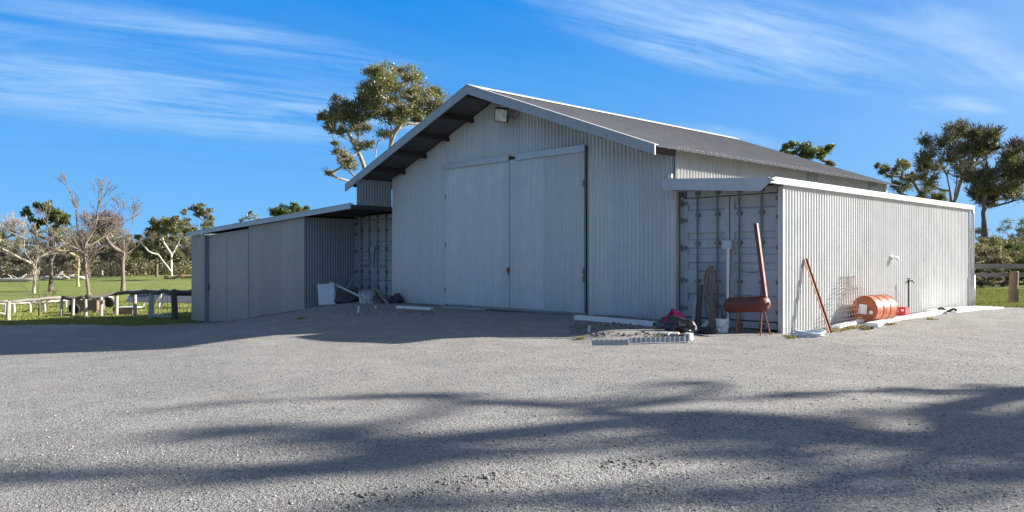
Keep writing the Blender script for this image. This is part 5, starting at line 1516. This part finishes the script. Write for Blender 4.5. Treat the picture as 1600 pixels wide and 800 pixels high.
# ------------------------------------------------------------------ light, sky, camera
w = bpy.data.worlds.new('World'); SC.world = w; w.use_nodes = True
nt = NT(w.node_tree); nt.n.clear()
sky = nt.new('ShaderNodeTexSky'); sky.sky_type = 'NISHITA'; sky.sun_disc = False
sky.sun_elevation = SUN_EL; sky.sun_rotation = SUN_AZ
sky.air_density = 0.8; sky.dust_density = 0.0; sky.ozone_density = 4.0; sky.altitude = 100
tc = nt.new('ShaderNodeTexCoord')
sep = nt.new('ShaderNodeSeparateXYZ'); nt.l.new(tc.outputs['Generated'], sep.inputs[0])
# clear winter blue: the sky texture pulled towards a deep blue that pales at the horizon
blue = nt.mix(nt.ramp(sep.outputs['Z'], 0.0, 0.33), (1.1, 3.0, 5.5), (0.0, 1.45, 4.6))
blue = nt.mix(nt.ramp(sep.outputs['Z'], 0.33, 0.9), blue, (0.34, 0.55, 1.15))
dt = nt.new('ShaderNodeVectorMath'); dt.operation = 'DOT_PRODUCT'
nt.l.new(tc.outputs['Generated'], dt.inputs[0]); dt.inputs[1].default_value = tuple(SUN)
glow = nt.math('POWER', nt.math('MAXIMUM', dt.outputs['Value'], 0.0), 3.5)
blue = nt.mix(nt.math('MULTIPLY', glow, 0.75), blue, (5.2, 5.8, 6.6))
skyc = nt.mix(0.97, sky.outputs[0], blue)
# cirrus on a high flat layer: direction divided by its height
den = nt.math('ADD', nt.math('MAXIMUM', sep.outputs['Z'], 0.0), 0.12)
cx = nt.math('DIVIDE', sep.outputs['X'], den); cy = nt.math('DIVIDE', sep.outputs['Y'], den)
comb = nt.new('ShaderNodeCombineXYZ'); nt.l.new(cx, comb.inputs[0]); nt.l.new(cy, comb.inputs[1])
v = nt.mapping(comb.outputs[0], (1, 1, 1), (0, 0, R(-76)))
v1 = nt.mapping(v, (0.5, 2.4, 1), loc=(0.4, 1.9, 0))
n1 = nt.noise(v1, 1.5, 10, 0.62, 1.1)
n2 = nt.noise(v, 0.55, 4, 0.5, 0.3)
sp_ = nt.new('ShaderNodeSeparateXYZ'); nt.l.new(v, sp_.inputs[0])
wob = nt.math('MULTIPLY', nt.math('SUBTRACT', nt.noise(v, 1.1, 5, 0.6, 0.5), 0.5), 0.55)
f = None
for (bx, by, ra, rb, amp_) in ((0.45, 3.22, 1.45, 0.5, 0.8), (0.30, 2.56, 0.85, 0.20, 0.55), (-0.3, 2.75, 0.7, 0.25, 0.5), (1.80, 1.78, 0.85, 0.30, 1.0), (2.55, 1.44, 0.75, 0.17, 0.75), (2.95, 1.77, 0.25, 0.14, 0.9), (3.3, 1.5, 0.4, 0.2, 0.7), (2.6, 2.6, 0.4, 0.12, 0.4)):
    ddx = nt.math('DIVIDE', nt.math('SUBTRACT', nt.math('ADD', sp_.outputs['X'], wob), bx), ra)
    ddy = nt.math('DIVIDE', nt.math('SUBTRACT', nt.math('ADD', sp_.outputs['Y'], nt.math('MULTIPLY', wob, 0.5)), by), rb)
    q = nt.math('SUBTRACT', 1.0, nt.math('ADD', nt.math('MULTIPLY', ddx, ddx), nt.math('MULTIPLY', ddy, ddy)))
    q = nt.math('MULTIPLY', nt.ramp(q, -0.1, 1.0), amp_)
    f = q if f is None else nt.math('MAXIMUM', f, q)
f = nt.math('MULTIPLY', nt.math('ADD', f, 0.06), nt.ramp(nt.math('ADD', nt.math('MULTIPLY', n1, 0.75), nt.math('MULTIPLY', nt.noise(nt.mapping(v, (1.6, 4.2, 1)), 2.2, 8, 0.65, 0.8), 0.25)), 0.38, 0.66))
# unseen high cloud added overhead and behind the viewer to neutralise the fill light
back = nt.math('ADD', nt.math('MULTIPLY', sep.outputs['X'], 0.728), nt.math('MULTIPLY', sep.outputs['Y'], -0.686))
back = nt.math('ADD', back, nt.math('MULTIPLY', sep.outputs['Z'], 0.9))
fill_cloud = nt.math('MULTIPLY', nt.ramp(back, 0.0, 0.7), nt.ramp(n2, 0.2, 0.5))
f = nt.math('MULTIPLY', f, nt.ramp(sep.outputs['Z'], 0.05, 0.13))
c = nt.mix(nt.math('MULTIPLY', f, 0.74), skyc, (3.5, 4.7, 6.2))
c = nt.mix(nt.math('MULTIPLY', fill_cloud, 0.42), c, (2.3, 2.35, 2.4))
bg = nt.new('ShaderNodeBackground', ins={'Strength': 0.07}); nt.l.new(c, bg.inputs['Color'])
out = nt.new('ShaderNodeOutputWorld'); nt.l.new(bg.outputs[0], out.inputs['Surface'])

sd = bpy.data.lights.new('sun', 'SUN'); sd.energy = 5.0; sd.angle = R(0.6); sd.color = (1.0, 0.95, 0.87)
so = bpy.data.objects.new('sun', sd); C.objects.link(so)
so.rotation_euler = Vector(SUN).to_track_quat('Z', 'Y').to_euler()
so.location = Vector(SUN) * 60

cam = bpy.data.cameras.new('camera'); co_ = bpy.data.objects.new('camera', cam); C.objects.link(co_)
cam.sensor_width = 36; cam.lens = FOC / 1600 * 36; cam.shift_y = (HOR - 400) / 1600
cam.clip_start = 0.05; cam.clip_end = 6000
co_.location = (0, 0, EYE)
co_.rotation_euler = (R(90), 0, TH)
SC.camera = co_
SC.view_settings.view_transform = 'Standard'; SC.view_settings.look = 'None'
SC.view_settings.exposure = 1.38; SC.view_settings.gamma = 1
SC.view_settings.use_curve_mapping = False
SC.render.engine = 'CYCLES'
SC.cycles.max_bounces = 6
SC.cycles.use_denoising = True
